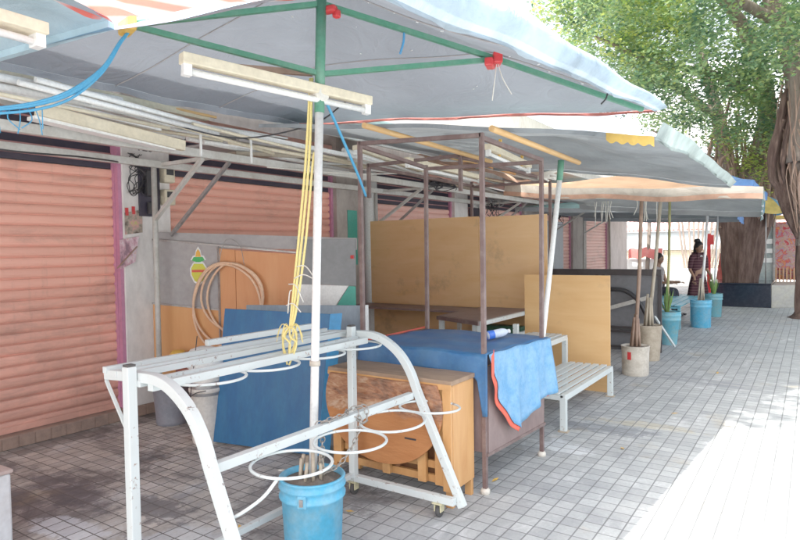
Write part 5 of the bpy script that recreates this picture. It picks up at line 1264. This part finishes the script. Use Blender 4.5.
# the rest of the crown, over the walkway above the picture: it shades the paving beyond the sunny patch
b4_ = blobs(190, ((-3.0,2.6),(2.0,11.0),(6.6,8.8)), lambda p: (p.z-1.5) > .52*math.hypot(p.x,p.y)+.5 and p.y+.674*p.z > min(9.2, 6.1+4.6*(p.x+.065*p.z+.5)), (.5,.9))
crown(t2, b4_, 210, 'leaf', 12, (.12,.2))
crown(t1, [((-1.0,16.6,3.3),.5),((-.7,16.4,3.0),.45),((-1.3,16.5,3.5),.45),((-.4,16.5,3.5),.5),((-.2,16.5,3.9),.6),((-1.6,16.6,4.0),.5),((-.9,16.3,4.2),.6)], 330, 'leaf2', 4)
# slim tree far left of the trunks with its own foliage, seen through the gap
t3 = thing('young_tree', 'slender young tree with yellow green leaves behind the teal canopy edge', 'tree', (-4.9,23.0,0))
q = MB(); limb([(-4.9,23,0),(-4.8,23,2.4),(-4.9,22.9,4.6)], [.08,.06,.02], q)
for k in range(9): limb([(-4.85,23,2.6+.2*k),(-4.5+rnd.uniform(-.9,.9),23+rnd.uniform(-.5,.5),3.4+.25*k)], [.03,.01], q, n=6)
build(q, 'trunk', 'bark2', t3)
crown(t3, [((-4.9+rnd.uniform(-1.2,1.2),23+rnd.uniform(-.8,.8),3.2+rnd.random()*1.6),.4) for _ in range(12)], 90, 'leaf2', 6)
t4 = thing('bare_tree', 'bare thin stemmed tree standing pale behind the teal canopy', 'tree', (-3.6,27,0))
q = MB()
for k in range(12):
    x = -4.6+k*.22+rnd.uniform(-.08,.08); limb([(-3.6+.1*(k-6),27,0),(x,27,3.0),(x+rnd.uniform(-.2,.2),27,4.6),(x+rnd.uniform(-.4,.4),27,6.8)], [.05,.035,.03,.01], q, n=6)
build(q, 'trunk', 'bark2', t4)
crown(t4, [((-3.6+rnd.uniform(-1.6,1.4),27+rnd.uniform(-.8,.8),4.2+rnd.random()*3),.5) for _ in range(16)], 60, 'leaf', 9, (.08,.13))

# fallen leaves
lv = [(-2.18,2.68),(-1.68,3.55),(-2.55,2.2),(-1.35,2.75),(-1.15,4.6),(-1.0,5.8),(-.9,7.9)]
for k, (x, y) in enumerate(lv):
    a = k*1.3; d = V((math.cos(a),math.sin(a),0)); s_ = V((-d.y,d.x,0))
    p = V((x,y,.006)); L_ = .035
    build(MB().add([p-d*L_, p-s_*L_*.4+V((0,0,.006)), p+d*L_+V((0,0,.010)), p+s_*L_*.4+V((0,0,.006))], [(0,1,2,3)]), 'fallen_leaf', 'yellow', label='small dry yellow leaf lying on the paving', cat='leaf', group='dry leaves on the paving')

# ------------------------------------------------------------------ light, sky, camera
EL, AZ = R(56), math.atan2(.15, 1.55)      # shadows fall along +Y, slightly +X
sd = V((math.sin(AZ)*math.cos(EL), math.cos(AZ)*math.cos(EL), -math.sin(EL)))
L = bpy.data.lights.new('sun', 'SUN'); L.energy = 11.0; L.angle = R(.55); L.color = (1,.955,.88)
lo = bpy.data.objects.new('sun', L); C.objects.link(lo); lo.rotation_euler = sd.to_track_quat('-Z','Y').to_euler(); lo.location = (0,0,20)
w = bpy.data.worlds.new('World'); scene.world = w; w.use_nodes = True; nt = w.node_tree
sky = nt.nodes.new('ShaderNodeTexSky'); sky.sky_type = 'NISHITA'; sky.sun_disc = False
sky.sun_elevation = EL; sky.sun_rotation = math.atan2(-sd.x, -sd.y); sky.air_density = 1.0; sky.dust_density = 7.0; sky.ozone_density = 1.0
bg = nt.nodes['Background']; bg.inputs[1].default_value = .60
hs_ = nt.nodes.new('ShaderNodeHueSaturation'); hs_.inputs['Saturation'].default_value = .42   # hazy white tropical sky
nt.links.new(sky.outputs[0], hs_.inputs['Color']); nt.links.new(hs_.outputs[0], bg.inputs[0])

cam = bpy.data.cameras.new('camera'); co = bpy.data.objects.new('camera', cam); C.objects.link(co); scene.camera = co
cam.sensor_width = 36; cam.lens = 611/800*36; cam.clip_end = 2000; cam.clip_start = .05
mm = Matrix(((.82923045,-.00642246,.55886995),(.55870172,.03661395,-.82856008),(-.01514104,.99930885,.03394964)))
# columns are camera right, up and back in world space
co.matrix_world = Matrix.Translation((0,0,1.5)) @ mm.to_4x4()
scene.view_settings.view_transform = 'Standard'; scene.view_settings.look = 'None'; scene.view_settings.exposure = 0; scene.view_settings.gamma = 1.2
scene.cycles.max_bounces = 8; scene.cycles.use_denoising = True
